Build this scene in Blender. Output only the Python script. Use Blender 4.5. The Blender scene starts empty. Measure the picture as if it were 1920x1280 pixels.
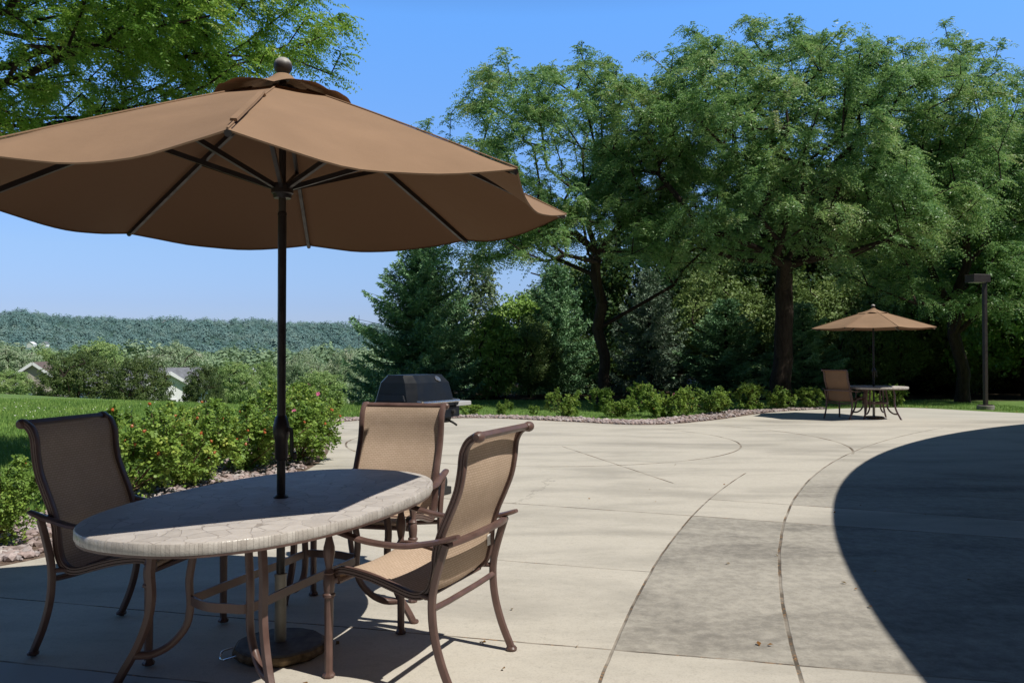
import bpy, bmesh, math, random
import numpy as np
from mathutils import Vector, Matrix, noise
R = math.radians
col = bpy.context.scene.collection
scene = bpy.context.scene
TAU = 2 * math.pi

# ------------------------------------------------------------------ scene records
def tag(o, label=None, cat=None, group=None, kind=None):
    if label: o['label'] = label
    if cat: o['category'] = cat
    if group: o['group'] = group
    if kind: o['kind'] = kind
    return o

def thing(name, label, cat, loc=(0, 0, 0), rz=0.0, group=None):
    o = bpy.data.objects.new(name, None)
    o.empty_display_size = 0.2
    col.objects.link(o)
    o.location = loc
    o.rotation_euler = (0, 0, rz)
    return tag(o, label, cat, group)

def children(o):
    return [c for c in o.children]

def copy_tree(o, parent=None):
    c = o.copy()
    col.objects.link(c)
    if parent is not None:
        c.parent = parent
    for ch in children(o):
        copy_tree(ch, c)
    return c

def link_mesh(name, me, mat, parent=None, loc=None, rot=None):
    o = bpy.data.objects.new(name, me)
    col.objects.link(o)
    if mat is not None and not me.materials:
        me.materials.append(mat)
    if parent is not None:
        o.parent = parent
    if loc is not None: o.location = loc
    if rot is not None: o.rotation_euler = rot
    return o

# ------------------------------------------------------------------ mesh builder
def nrm(v):
    v = np.asarray(v, float)
    l = np.linalg.norm(v)
    return v / l if l > 1e-9 else v

def catmull(pts, n=6):
    P = [np.array(p, float) for p in pts]
    P = [2 * P[0] - P[1]] + P + [2 * P[-1] - P[-2]]
    out = []
    for i in range(1, len(P) - 2):
        for k in range(n):
            t = k / n
            a, b, c, d = P[i - 1], P[i], P[i + 1], P[i + 2]
            out.append(.5 * ((2 * b) + (-a + c) * t + (2 * a - 5 * b + 4 * c - d) * t * t + (-a + 3 * b - 3 * c + d) * t ** 3))
    out.append(P[-2])
    return out

def circ(n, rx, ry=None, rot=0.0):
    ry = rx if ry is None else ry
    return [(rx * math.cos(TAU * k / n + rot), ry * math.sin(TAU * k / n + rot)) for k in range(n)]

def fluted(n, r, depth, flutes):
    return [((r - depth * (0.5 - 0.5 * math.cos(flutes * TAU * k / n))) * math.cos(TAU * k / n),
             (r - depth * (0.5 - 0.5 * math.cos(flutes * TAU * k / n))) * math.sin(TAU * k / n)) for k in range(n)]

def ribbed_bar(w, t):
    # flat bar section with two grooves along each broad side
    h, k = w / 2, t / 2
    top = [(-h, k * .4), (-h * .85, k), (-h * .5, k), (-h * .42, k * .62), (-h * .3, k), (h * .3, k), (h * .42, k * .62), (h * .5, k), (h * .85, k), (h, k * .4)]
    return [(x, y) for x, y in reversed(top)] + [(x, -y) for x, y in top]

class MB:
    def __init__(self):
        self.v = []; self.f = []; self.uv = {}
    def sweep(self, pts, sec, up=(0, 0, 1), scales=None, cap=True, closed=False):
        pts = [np.array(p, float) for p in pts]
        n = len(pts); m = len(sec); base = len(self.v)
        up = nrm(up); side_prev = None
        for i, p in enumerate(pts):
            if closed:
                t = nrm(pts[(i + 1) % n] - pts[i - 1])
            else:
                t = nrm(pts[min(i + 1, n - 1)] - pts[max(i - 1, 0)])
            if side_prev is None:
                s = np.cross(t, up)
                if np.linalg.norm(s) < 1e-3: s = np.cross(t, (1, 0, 0) if abs(t[0]) < .9 else (0, 1, 0))
            else:
                s = side_prev - t * np.dot(side_prev, t)
            s = nrm(s); side_prev = s
            u = np.cross(s, t)
            k = 1.0 if scales is None else scales[i]
            for a, b in sec:
                self.v.append(tuple(p + s * a * k + u * b * k))
        rng = n if closed else n - 1
        for i in range(rng):
            for j in range(m):
                a = base + i * m + j; b = base + i * m + (j + 1) % m
                c = base + ((i + 1) % n) * m + (j + 1) % m; d = base + ((i + 1) % n) * m + j
                self.f.append((a, b, c, d))
        if cap and not closed:
            self.f.append(tuple(base + j for j in reversed(range(m))))
            self.f.append(tuple(base + (n - 1) * m + j for j in range(m)))
        return self
    def lathe(self, prof, c=(0, 0, 0), n=20, sec=None):
        # prof: list of (r, z); sec(angle)->radius factor
        base = len(self.v)
        for r, z in prof:
            for k in range(n):
                a = TAU * k / n
                q = r * (sec(a, z) if sec else 1.0)
                self.v.append((c[0] + q * math.cos(a), c[1] + q * math.sin(a), c[2] + z))
        for i in range(len(prof) - 1):
            for k in range(n):
                self.f.append((base + i * n + k, base + i * n + (k + 1) % n, base + (i + 1) * n + (k + 1) % n, base + (i + 1) * n + k))
        self.f.append(tuple(base + k for k in reversed(range(n))))
        self.f.append(tuple(base + (len(prof) - 1) * n + k for k in range(n)))
        return self
    def box(self, c, s, rz=0.0, ax=None):
        base = len(self.v)
        ca, sa = math.cos(rz), math.sin(rz)
        for dx in (-.5, .5):
            for dy in (-.5, .5):
                for dz in (-.5, .5):
                    x, y, z = dx * s[0], dy * s[1], dz * s[2]
                    self.v.append((c[0] + x * ca - y * sa, c[1] + x * sa + y * ca, c[2] + z))
        for q in ((0, 1, 3, 2), (4, 6, 7, 5), (0, 4, 5, 1), (2, 3, 7, 6), (0, 2, 6, 4), (1, 5, 7, 3)):
            self.f.append(tuple(base + k for k in q))
        return self
    def poly(self, pts):
        base = len(self.v)
        self.v += [tuple(p) for p in pts]
        self.f.append(tuple(range(base, base + len(pts))))
        return self
    def loft(self, rings, cap=True):
        base = len(self.v); m = len(rings[0])
        for r in rings: self.v += [tuple(p) for p in r]
        for i in range(len(rings) - 1):
            for j in range(m):
                self.f.append((base + i * m + j, base + i * m + (j + 1) % m, base + (i + 1) * m + (j + 1) % m, base + (i + 1) * m + j))
        if cap:
            self.f.append(tuple(base + j for j in reversed(range(m))))
            self.f.append(tuple(base + (len(rings) - 1) * m + j for j in range(m)))
        return self
    def grid(self, P, UV=None):
        # P[i][j] points
        base = len(self.v); n = len(P); m = len(P[0])
        for i in range(n):
            for j in range(m):
                if UV is not None: self.uv[len(self.v)] = UV[i][j]
                self.v.append(tuple(P[i][j]))
        for i in range(n - 1):
            for j in range(m - 1):
                self.f.append((base + i * m + j, base + i * m + j + 1, base + (i + 1) * m + j + 1, base + (i + 1) * m + j))
        return self
    def mesh(self, name, mat=None, smooth=35):
        me = bpy.data.meshes.new(name)
        me.from_pydata(self.v, [], self.f)
        if self.uv:
            l = me.uv_layers.new(name='UVMap')
            vi = np.zeros(len(me.loops), np.int32); me.loops.foreach_get('vertex_index', vi)
            arr = np.array([self.uv.get(int(i), (0, 0)) for i in vi], np.float32)
            l.data.foreach_set('uv', arr.ravel())
        if smooth:
            bm = bmesh.new(); bm.from_mesh(me)
            bmesh.ops.recalc_face_normals(bm, faces=bm.faces)
            bm.to_mesh(me); bm.free()
            me.polygons.foreach_set('use_smooth', [True] * len(me.polygons))
            me.set_sharp_from_angle(angle=R(smooth))
        if mat: me.materials.append(mat)
        me.update()
        return me
    def build(self, name, mat, parent=None, smooth=35, loc=None, rot=None):
        return link_mesh(name, self.mesh(name, mat, smooth), mat, parent, loc, rot)

def quads_mesh(name, Q, mat, rnd=None, smooth=False):
    Q = np.asarray(Q, np.float32)
    n, k = Q.shape[0], Q.shape[1]
    me = bpy.data.meshes.new(name)
    me.vertices.add(n * k); me.vertices.foreach_set('co', Q.reshape(-1))
    me.loops.add(n * k); me.loops.foreach_set('vertex_index', np.arange(n * k, dtype=np.int32))
    me.polygons.add(n)
    me.polygons.foreach_set('loop_start', np.arange(0, n * k, k, dtype=np.int32))
    me.polygons.foreach_set('loop_total', np.full(n, k, np.int32))
    if rnd is not None:
        at = me.attributes.new('rnd', 'FLOAT', 'FACE')
        at.data.foreach_set('value', np.asarray(rnd, np.float32))
    me.update(calc_edges=True)
    me.materials.append(mat)
    return me

def tris_mesh(name, V, F, mat, rnd=None, smooth=True):
    V = np.asarray(V, np.float32); F = np.asarray(F, np.int32); k = F.shape[1]
    me = bpy.data.meshes.new(name)
    me.vertices.add(len(V)); me.vertices.foreach_set('co', V.reshape(-1))
    me.loops.add(F.size); me.loops.foreach_set('vertex_index', F.reshape(-1))
    me.polygons.add(len(F))
    me.polygons.foreach_set('loop_start', np.arange(0, F.size, k, dtype=np.int32))
    me.polygons.foreach_set('loop_total', np.full(len(F), k, np.int32))
    if rnd is not None:
        at = me.attributes.new('rnd', 'FLOAT', 'FACE')
        at.data.foreach_set('value', np.asarray(rnd, np.float32))
    me.polygons.foreach_set('use_smooth', np.full(len(F), smooth))
    me.update(calc_edges=True)
    me.materials.append(mat)
    return me

# ------------------------------------------------------------------ materials
class NG:
    def __init__(self, name):
        self.mat = bpy.data.materials.new(name); self.mat.use_nodes = True
        self.nt = self.mat.node_tree; self.nt.nodes.clear()
        self.out = self.n('ShaderNodeOutputMaterial')
    def n(self, t, **kw):
        nd = self.nt.nodes.new(t)
        for k, v in kw.items(): setattr(nd, k, v)
        return nd
    def put(self, sock, val):
        if isinstance(val, bpy.types.NodeSocket): self.nt.links.new(val, sock)
        elif isinstance(val, (tuple, list)) and len(val) == 3 and sock.type == 'RGBA': sock.default_value = (*val, 1)
        else: sock.default_value = val
    def m(self, op, a, b=0.0, c=None, clamp=False):
        nd = self.n('ShaderNodeMath', operation=op, use_clamp=clamp)
        self.put(nd.inputs[0], a); self.put(nd.inputs[1], b)
        if c is not None: self.put(nd.inputs[2], c)
        return nd.outputs[0]
    def mix(self, f, a, b, mode='MIX'):
        nd = self.n('ShaderNodeMix', data_type='RGBA', blend_type=mode)
        self.put(nd.inputs['Factor'], f); self.put(nd.inputs[6], a); self.put(nd.inputs[7], b)
        return nd.outputs[2]
    def ramp(self, f, stops):
        nd = self.n('ShaderNodeValToRGB')
        el = nd.color_ramp.elements
        while len(el) < len(stops): el.new(.5)
        for e, (p, c) in zip(el, stops):
            e.position = p; e.color = (*c, 1) if len(c) == 3 else c
        self.put(nd.inputs[0], f)
        return nd.outputs[0]
    def smooth(self, x, a, b, lo=0.0, hi=1.0):
        nd = self.n('ShaderNodeMapRange', interpolation_type='SMOOTHSTEP')
        self.put(nd.inputs[0], x)
        nd.inputs[1].default_value = a; nd.inputs[2].default_value = b
        nd.inputs[3].default_value = lo; nd.inputs[4].default_value = hi
        return nd.outputs[0]
    def pos(self):
        return self.n('ShaderNodeNewGeometry').outputs['Position']
    def obj(self):
        return self.n('ShaderNodeTexCoord').outputs['Object']
    def xyz(self, v):
        nd = self.n('ShaderNodeSeparateXYZ'); self.put(nd.inputs[0], v); return nd.outputs
    def mapping(self, v, scale=(1, 1, 1), rot=(0, 0, 0), loc=(0, 0, 0)):
        nd = self.n('ShaderNodeMapping'); self.put(nd.inputs[0], v)
        nd.inputs['Scale'].default_value = scale; nd.inputs['Rotation'].default_value = rot; nd.inputs['Location'].default_value = loc
        return nd.outputs[0]
    def noise(self, v, scale, detail=4, rough=.55, dist=0.0):
        nd = self.n('ShaderNodeTexNoise'); self.put(nd.inputs['Vector'], v)
        nd.inputs['Scale'].default_value = scale; nd.inputs['Detail'].default_value = detail
        nd.inputs['Roughness'].default_value = rough; nd.inputs['Distortion'].default_value = dist
        return nd.outputs['Fac']
    def bump(self, h, strength, dist=.01):
        nd = self.n('ShaderNodeBump'); self.put(nd.inputs['Height'], h)
        nd.inputs['Strength'].default_value = strength; nd.inputs['Distance'].default_value = dist
        return nd.outputs[0]
    def bsdf(self, base, rough=.6, metal=0.0, normal=None, spec=.5):
        p = self.n('ShaderNodeBsdfPrincipled')
        self.put(p.inputs['Base Color'], base); self.put(p.inputs['Roughness'], rough)
        p.inputs['Metallic'].default_value = metal
        p.inputs['Specular IOR Level'].default_value = spec
        if normal is not None: self.put(p.inputs['Normal'], normal)
        return p.outputs[0]
    def done(self, sh):
        self.nt.links.new(sh, self.out.inputs[0]); return self.mat

def mat_leaf(name, stops, trans=.3, spec=.25, rough=.5, varscale=.6):
    g = NG(name)
    a = g.n('ShaderNodeAttribute', attribute_name='rnd')
    big = g.noise(g.pos(), varscale, 2)
    f = g.m('ADD', g.m('MULTIPLY', a.outputs['Fac'], .65), g.m('MULTIPLY', g.m('SUBTRACT', big, .5), 1.3), clamp=False)
    f = g.m('ADD', f, .17, clamp=True)
    c = g.ramp(f, stops)
    p = g.bsdf(c, rough, spec=spec)
    t = g.n('ShaderNodeBsdfTranslucent')
    g.put(t.inputs[0], g.mix(.5, c, (.16, .22, .03)))
    mx = g.n('ShaderNodeMixShader'); mx.inputs[0].default_value = trans
    g.nt.links.new(p, mx.inputs[1]); g.nt.links.new(t.outputs[0], mx.inputs[2])
    return g.done(mx.outputs[0])

def mat_plain(name, base, rough=.5, metal=0.0, spec=.5, var=.25, scale=9, bump=0.0, bscale=80):
    g = NG(name)
    n = g.noise(g.obj(), scale, 5)
    d = tuple(x * (1 - var) for x in base); l = tuple(min(1, x * (1 + var)) for x in base)
    c = g.ramp(n, [(.3, d), (.7, l)])
    rr = g.smooth(g.noise(g.obj(), scale * 2.3, 3), .3, .7, max(0, rough - .08), min(1, rough + .1))
    nm = g.bump(g.noise(g.obj(), bscale, 4), bump, .005) if bump else None
    return g.done(g.bsdf(c, rr, metal, nm, spec))

def mat_fabric(name, base, trans, weave=0.0, tcol=None, under_shade=None):
    g = NG(name)
    n = g.noise(g.obj(), 2.2, 4); n2 = g.noise(g.obj(), 260, 2)
    f = g.m('ADD', g.m('MULTIPLY', n, .75), g.m('MULTIPLY', n2, .25))
    c = g.ramp(f, [(.32, tuple(x * .86 for x in base)), (.68, tuple(x * 1.1 for x in base))])
    nm = g.bump(g.m('ADD', g.m('MULTIPLY', n2, .12), g.noise(g.mapping(g.obj(), (1, 1, .3)), 7, 3, .6)), .35, .012)
    if weave:
        uv = g.n('ShaderNodeTexCoord').outputs['UV']
        b = g.n('ShaderNodeTexBrick'); g.put(b.inputs['Vector'], uv)
        b.inputs['Scale'].default_value = 1.0
        b.inputs['Brick Width'].default_value = .024; b.inputs['Row Height'].default_value = .0115
        b.inputs['Mortar Size'].default_value = .0017; b.inputs['Mortar Smooth'].default_value = .5
        b.offset = .5
        g.put(b.inputs['Color1'], (1, 1, 1)); g.put(b.inputs['Color2'], (.86, .84, .8)); g.put(b.inputs['Mortar'], (.5, .42, .36))
        c = g.mix(weave, c, b.outputs['Color'], 'MULTIPLY')
        nm = g.bump(b.outputs['Fac'], -.35, .002)
    if under_shade: c = g.mix(g.n('ShaderNodeNewGeometry').outputs['Backfacing'], c, under_shade)  # back faces take a darker colour that stands for shade
    p = g.bsdf(c, .8, 0, nm, .2)
    t = g.n('ShaderNodeBsdfTranslucent'); g.put(t.inputs[0], c if tcol is None else tcol)
    mx = g.n('ShaderNodeMixShader'); mx.inputs[0].default_value = trans
    g.nt.links.new(p, mx.inputs[1]); g.nt.links.new(t.outputs[0], mx.inputs[2])
    return g.done(mx.outputs[0])

def mat_bark(name, a=(.035, .026, .02), b=(.11, .085, .065)):
    g = NG(name)
    v = g.mapping(g.obj(), (9, 9, 1.6))
    n = g.noise(v, 2.2, 6, .7)
    c = g.ramp(n, [(.3, a), (.7, b)])
    return g.done(g.bsdf(c, .9, 0, g.bump(n, .7, .03), .1))

BRONZE = None
def mat_bronze():
    g = NG('bronze_powder_coat')
    n = g.noise(g.obj(), 14, 5); n2 = g.noise(g.obj(), 3, 3)
    c = g.ramp(g.m('ADD', g.m('MULTIPLY', n, .5), g.m('MULTIPLY', n2, .5)), [(.34, (.082, .046, .038)), (.62, (.145, .086, .072)), (.72, (.2, .13, .11))])
    return g.done(g.bsdf(c, g.smooth(n, .3, .7, .34, .5), 0, g.bump(g.noise(g.obj(), 160, 3), .08, .003), .5))

M = {}
M['bronze'] = mat_bronze()
M['dark_metal'] = mat_plain('dark_brown_metal', (.018, .013, .012), .38, 0, .5)
M['pole_inner'] = mat_plain('weathered_pole', (.06, .05, .04), .4, .3)
M['galv'] = mat_plain('pale_sleeve', (.27, .25, .21), .45, .2, var=.35, scale=6)
M['stonebase'] = mat_plain('grey_stone_base', (.12, .115, .11), .75, 0, .3, var=.4, scale=14, bump=.3)
M['stonerim'] = mat_plain('rough_brown_stone', (.17, .12, .07), .85, 0, .25, var=.7, scale=26, bump=.9, bscale=30)
M['canopy'] = mat_fabric('tan_canvas', (.3, .195, .125), .04, 0, (.28, .13, .06), (.12, .066, .036))  # last colour paints the shade under the canopy onto its underside
M['canopy_plain'] = mat_fabric('tan_canvas_cap', (.3, .195, .125), .04, 0, (.28, .13, .06))
M['sling'] = mat_fabric('tan_sling_weave', (.56, .43, .325), .05, .6)
M['tagwhite'] = mat_plain('white_tag', (.8, .8, .78), .6, var=.04)
M['bark'] = mat_bark('dark_bark', (.02, .015, .012), (.065, .05, .04))
M['barkpale'] = mat_bark('grey_bark', (.07, .06, .05), (.2, .18, .15))
M['cane'] = mat_bark('rose_cane', (.08, .05, .03), (.2, .14, .09))
M['grill_black'] = mat_plain('black_enamel', (.010, .013, .019), .45, 0, .25, var=.2, scale=4)
M['grill_grey'] = mat_plain('grey_shelf_plastic', (.42, .43, .44), .5, 0, .4, var=.06)
M['chrome'] = mat_plain('brushed_steel', (.55, .55, .55), .25, .9, var=.08)
M['rubber'] = mat_plain('black_rubber', (.02, .02, .02), .8, var=.2)
M['red'] = mat_plain('red_plastic', (.4, .03, .03), .5, var=.1)
M['lamp_bronze'] = mat_plain('dark_bronze_paint', (.03, .024, .022), .42, 0, .5, var=.2)
M['lens'] = mat_plain('frosted_lens', (.5, .5, .48), .3, var=.05)
M['footing'] = mat_plain('footing_concrete', (.22, .21, .19), .9, var=.2, bump=.3)
M['siding_white'] = mat_plain('white_siding', (.78, .8, .84), .7, var=.06)
M['siding_beige'] = mat_plain('beige_siding', (.42, .38, .34), .8, var=.08)
M['trim'] = mat_plain('white_trim', (.75, .76, .78), .6, var=.04)
M['roof_grey'] = mat_plain('grey_shingles', (.16, .17, .19), .9, var=.25, scale=3)
M['roof_brown'] = mat_plain('brown_shingles', (.14, .1, .085), .9, var=.25, scale=3)
M['glass'] = mat_plain('dark_window_glass', (.02, .022, .026), .08, 0, .6, var=.1)
M['brick'] = mat_plain('buff_wall', (.36, .27, .2), .85, var=.2, scale=5, bump=.2)
M['blockerbrick'] = mat_plain('blocker_brick', (.1, .06, .045), .9, var=.25, scale=5, bump=.2)  # dark walls of the unseen masses added to block sky light
M['fascia'] = mat_plain('bronze_fascia', (.05, .04, .035), .5, var=.1)
M['roofflat'] = mat_plain('roof_gravel', (.25, .24, .22), .95, var=.2)

M['locust'] = mat_leaf('locust_leaf', [(0, (0.1055, 0.2112, 0.0966)), (0.4, (0.2343, 0.4623, 0.1795)), (0.75, (0.4099, 0.6, 0.2348)), (1, (0.5851, 0.6, 0.3108))], 0.55, 0.5, 0.4)
M['locust_near'] = mat_leaf('locust_leaf_near', [(0, (0.0974, 0.2176, 0.037)), (0.45, (0.2271, 0.4533, 0.068)), (0.8, (0.3893, 0.6, 0.1082)), (1, (0.6, 0.6, 0.1544))], 0.55, 0.5, 0.42)
M['linden'] = mat_leaf('broad_leaf', [(0, (0.0964, 0.1992, 0.058)), (0.5, (0.1992, 0.3856, 0.0964)), (1, (0.3856, 0.5946, 0.1608))], 0.42, 0.5, 0.4)
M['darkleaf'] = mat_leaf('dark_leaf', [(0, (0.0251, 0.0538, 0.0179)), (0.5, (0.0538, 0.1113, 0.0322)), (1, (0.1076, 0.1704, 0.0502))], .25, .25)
M['woodleaf'] = mat_leaf('wood_leaf', [(0, (0.093, 0.1558, 0.0594)), (0.5, (0.1861, 0.2832, 0.0891)), (1, (0.3102, 0.3964, 0.1336))], .3, .3)
M['maple'] = mat_leaf('maple_leaf', [(0, (0.0522, 0.0874, 0.0333)), (0.5, (0.1044, 0.1589, 0.05)), (1, (0.174, 0.2224, 0.075))], .25, .3)
M['maple_light'] = mat_leaf('light_maple_leaf', [(0, (0.1654, 0.2758, 0.0828)), (0.5, (0.3172, 0.4688, 0.1654)), (1, (0.5239, 0.6, 0.2758))], .3, .3)
M['silver'] = mat_leaf('silver_leaf', [(0, (0.2009, 0.3014, 0.1633)), (0.5, (0.3767, 0.5023, 0.3014)), (1, (0.6, 0.6, 0.5023))], .3, .4)
M['poplar'] = mat_leaf('poplar_leaf', [(0, (0.0975, 0.1658, 0.078)), (0.5, (0.195, 0.2828, 0.1463)), (1, (0.39, 0.468, 0.273))], .3, .5)
M['yellowgreen'] = mat_leaf('yellow_green_leaf', [(0, (0.1334, 0.2464, 0.057)), (0.5, (0.2668, 0.44, 0.0977)), (1, (0.4535, 0.6, 0.1631))], .3, .3)
M['rose'] = mat_leaf('rose_leaf', [(0, (0.0881, 0.1666, 0.0322)), (0.45, (0.1983, 0.3333, 0.0605)), (0.8, (0.3304, 0.4666, 0.0906)), (1, (0.5286, 0.5554, 0.1209))], .32, .35, varscale=2.5)
M['needle'] = mat_leaf('spruce_needle', [(0, (0.0859, 0.1826, 0.097)), (0.5, (0.1935, 0.3654, 0.1826)), (1, (0.4031, 0.585, 0.2956))], .1, .25)
M['needleblue'] = mat_leaf('blue_spruce_needle', [(0, (0.079, 0.1317, 0.0896)), (0.5, (0.1843, 0.2632, 0.1843)), (1, (0.3422, 0.4344, 0.3159))], .1, .25)
M['hip'] = mat_plain('orange_rose_hip', (.42, .11, .03), .35, var=.3, scale=30)
M['petal'] = mat_plain('pink_petal', (.55, .12, .26), .6, var=.15)
M['farwood'] = mat_leaf('hazy_forest_leaf', [(0, (0.0735, 0.147, 0.149)), (0.5, (0.126, 0.21, 0.205)), (0.85, (0.1785, 0.2625, 0.236)), (1, (0.2415, 0.294, 0.236))], .0, .0, .9, .02)  # bluish haze of distance mixed into the leaf colours
M['valley'] = mat_leaf('hazy_valley_leaf', [(0, (0.1163, 0.1967, 0.1219)), (0.5, (0.2145, 0.3128, 0.1829)), (1, (0.3575, 0.4468, 0.2844))], .15, .1, .7, .02)  # paler, bluer leaf colours carry the valley haze
M['deadleaf'] = mat_leaf('dry_leaf', [(0, (.12, .05, .015)), (.5, (.3, .14, .035)), (1, (.45, .28, .09))], .2, .2)
M['clover'] = mat_plain('white_clover', (.75, .75, .7), .8, var=.1)
M['grass'] = mat_leaf('grass_blade', [(0, (0.1165, 0.2184, 0.0533)), (0.5, (0.2163, 0.3786, 0.0866)), (1, (0.3994, 0.5387, 0.1498))], .3, .2, varscale=.5)
M['rock'] = None

def mat_rock():
    g = NG('pink_river_rock')
    a = g.n('ShaderNodeAttribute', attribute_name='rnd')
    c = g.ramp(a.outputs['Fac'], [(0, (.27, .22, .21)), (.35, (.44, .34, .32)), (.6, (.52, .44, .43)), (.85, (.36, .32, .32)), (1, (.62, .56, .54))])
    n = g.noise(g.pos(), 40, 5)
    c = g.mix(.6, c, g.ramp(n, [(.3, (.5, .5, .5)), (.7, (1, 1, 1))]), 'MULTIPLY')
    return g.done(g.bsdf(c, .85, 0, g.bump(n, .4, .01), .2))
M['rock'] = mat_rock()

# sun: horizontal shadow direction measured from the umbrella's shadow on the table
SUN = nrm((.748, -.45, 1.33))

SH = (23.2, -1.24, 19.9)      # building eave circle
EAVE = 3.4

def mat_concrete():
    g = NG('patio_concrete')
    P0 = g.pos()
    wob = g.noise(P0, 1.6, 3)
    x0, y0, _ = g.xyz(P0)
    wv = g.m('MULTIPLY', g.m('SUBTRACT', wob, .5), .03)
    x = g.m('ADD', x0, wv); y = g.m('ADD', y0, wv)
    def line(m, c, w):
        d = g.m('ABSOLUTE', g.m('SUBTRACT', y, g.m('MULTIPLY_ADD', x, m, c)))
        return g.smooth(d, w * .6, w * 1.15, 1, 0)
    def below(m, c):   # 1 where y < m x + c
        return g.smooth(g.m('SUBTRACT', y, g.m('MULTIPLY_ADD', x, m, c)), -.01, .01, 1, 0)
    def circle(cx, cy, r):
        d = g.m('SQRT', g.m('ADD', g.m('POWER', g.m('SUBTRACT', x, cx), 2.0), g.m('POWER', g.m('SUBTRACT', y, cy), 2.0)))
        return g.m('SUBTRACT', d, r)
    def ring(cd, w):
        return g.smooth(g.m('ABSOLUTE', cd), w * .6, w * 1.15, 1, 0)
    def step(v, a):     # 1 where v > a
        return g.smooth(v, a - .01, a + .01)
    mul = lambda a, b: g.m('MULTIPLY', a, b)
    mx = lambda a, b: g.m('MAXIMUM', a, b)
    inv = lambda a: g.m('SUBTRACT', 1.0, a)
    c1 = circle(27.55, -3.41, 28.04)
    c2 = circle(24.64, -1.91, 24.04)
    out1 = g.smooth(c1, -.01, .01)      # 1 = left of arc 1
    out2 = g.smooth(c2, -.01, .01)
    ci = circle(.47, 13.2, 3.06)
    co = circle(1.0, 13.2, 4.1)
    near = lambda v: inv(step(y, v))
    j = mul(line(-.245, 3.97, .008), 1.0)
    j = mx(j, line(-.236, 3.17, .008))
    j = mx(j, mul(ring(c1, .008), near(9.6)))
    j = mx(j, mul(ring(c2, .011), near(15.5)))
    j = mx(j, mul(line(-.385, 7.64, .011), 1.0))
    j = mx(j, mul(line(-.435, 8.67, .012), mul(inv(out1), 1.0)))
    j = mx(j, mul(line(-.31, 5.5, .007), mul(out1, step(x, -.15))))
    j = mx(j, mul(ring(ci, .017), mul(step(x, -3.5), near(15.2))))
    j = mx(j, mul(ring(co, .02), mul(step(x, 2.6), step(y, 11.4))))
    # joints of the left part of the slab
    j = mx(j, mul(line(-3.64, 15.1, .045), mul(step(x, .75), inv(step(x, 1.72)))))
    # wandering cracks
    wx = g.noise(g.mapping(P0, (1, 1, 1)), 5.0, 5, .7)
    cr = g.smooth(g.m('ABSOLUTE', g.m('SUBTRACT', g.m('ADD', x0, mul(g.m('SUBTRACT', wx, .5), .5)), g.m('MULTIPLY_ADD', y0, .25, -1.85))), .004, .012, 1, 0)
    cr = mul(cr, mul(step(y, 7.6), near(9.2)))
    # stain patches, drawn out along the paving direction
    st = g.mapping(P0, (.45, 1.3, 1), (0, 0, .3))
    n1 = g.noise(st, 1.1, 6, .62, .4)
    n2 = g.noise(P0, 9, 6, .7)
    n3 = g.noise(P0, 95, 4, .7)
    n4 = g.noise(g.mapping(P0, (.25, 1.0, 1), (0, 0, .15)), .55, 4, .6)
    band = mul(below(-.435, 8.67), inv(below(-.385, 7.64)))       # smoother strip between the two joints
    dirty = mul(inv(out1), mul(below(-.385, 7.64), inv(below(-.245, 3.97))))
    dirty = mx(dirty, mul(mul(inv(out2), g.smooth(y, 8.0, 12.5, 1, 0)), .85))
    dirty = mul(dirty, inv(mul(band, mul(inv(out1), 1.0))))
    dirty = mul(dirty, inv(below(-.245, 3.97)))
    amt = g.m('ADD', mul(g.smooth(n1, .42, .68), .4), mul(g.smooth(n4, .5, .72), .28))
    amt = g.m('ADD', amt, mul(dirty, g.m('ADD', mul(g.noise(P0, 2.6, 6, .72), .55), g.m('MULTIPLY_ADD', g.smooth(g.noise(P0, 13, 6, .8), .36, .64), .34, .05))), clamp=True)
    clean = g.mix(n2, (.5, .463, .396), (.59, .552, .48))
    base = g.mix(amt, clean, (.215, .2, .175))
    base = g.mix(mul(g.smooth(n3, .48, .72), .3), base, (.2, .18, .15))
    base = g.mix(mul(g.smooth(g.noise(P0, 28, 5, .75), .5, .7), .22), base, (.24, .215, .18))
    farr = mul(g.smooth(y, 16.5, 18.5), g.smooth(x, 6.0, 8.0))
    base = g.mix(mul(farr, .55), base, (.47, .46, .42))
    # smooth pale strip at the near end
    near_band = below(-.236, 3.17)
    strip = mul(near_band, inv(step(x, .1)))
    base = g.mix(mul(strip, .85), base, (.4, .42, .42))
    deb = g.noise(P0, 30, 4, .8)
    jc = g.mix(g.smooth(deb, .52, .62), (.075, .06, .045), (.33, .17, .06))
    jl = g.mix(g.smooth(g.noise(P0, 2.2, 3), .4, .6), jc, g.mix(.5, base, (.2, .16, .12)))
    c = g.mix(g.m('MINIMUM', j, .92), base, jl)
    c = g.mix(mul(cr, .6), c, (.13, .11, .09))
    speck = g.smooth(g.noise(P0, 55, 2, .5), .76, .8)
    c = g.mix(mul(speck, .55), c, (.06, .05, .04))
    h = g.m('SUBTRACT', g.m('MULTIPLY_ADD', n3, .12, mul(n2, .12)), j)
    return g.done(g.bsdf(c, .82, 0, g.bump(h, .5, .006), .28))
M['concrete'] = mat_concrete()

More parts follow.
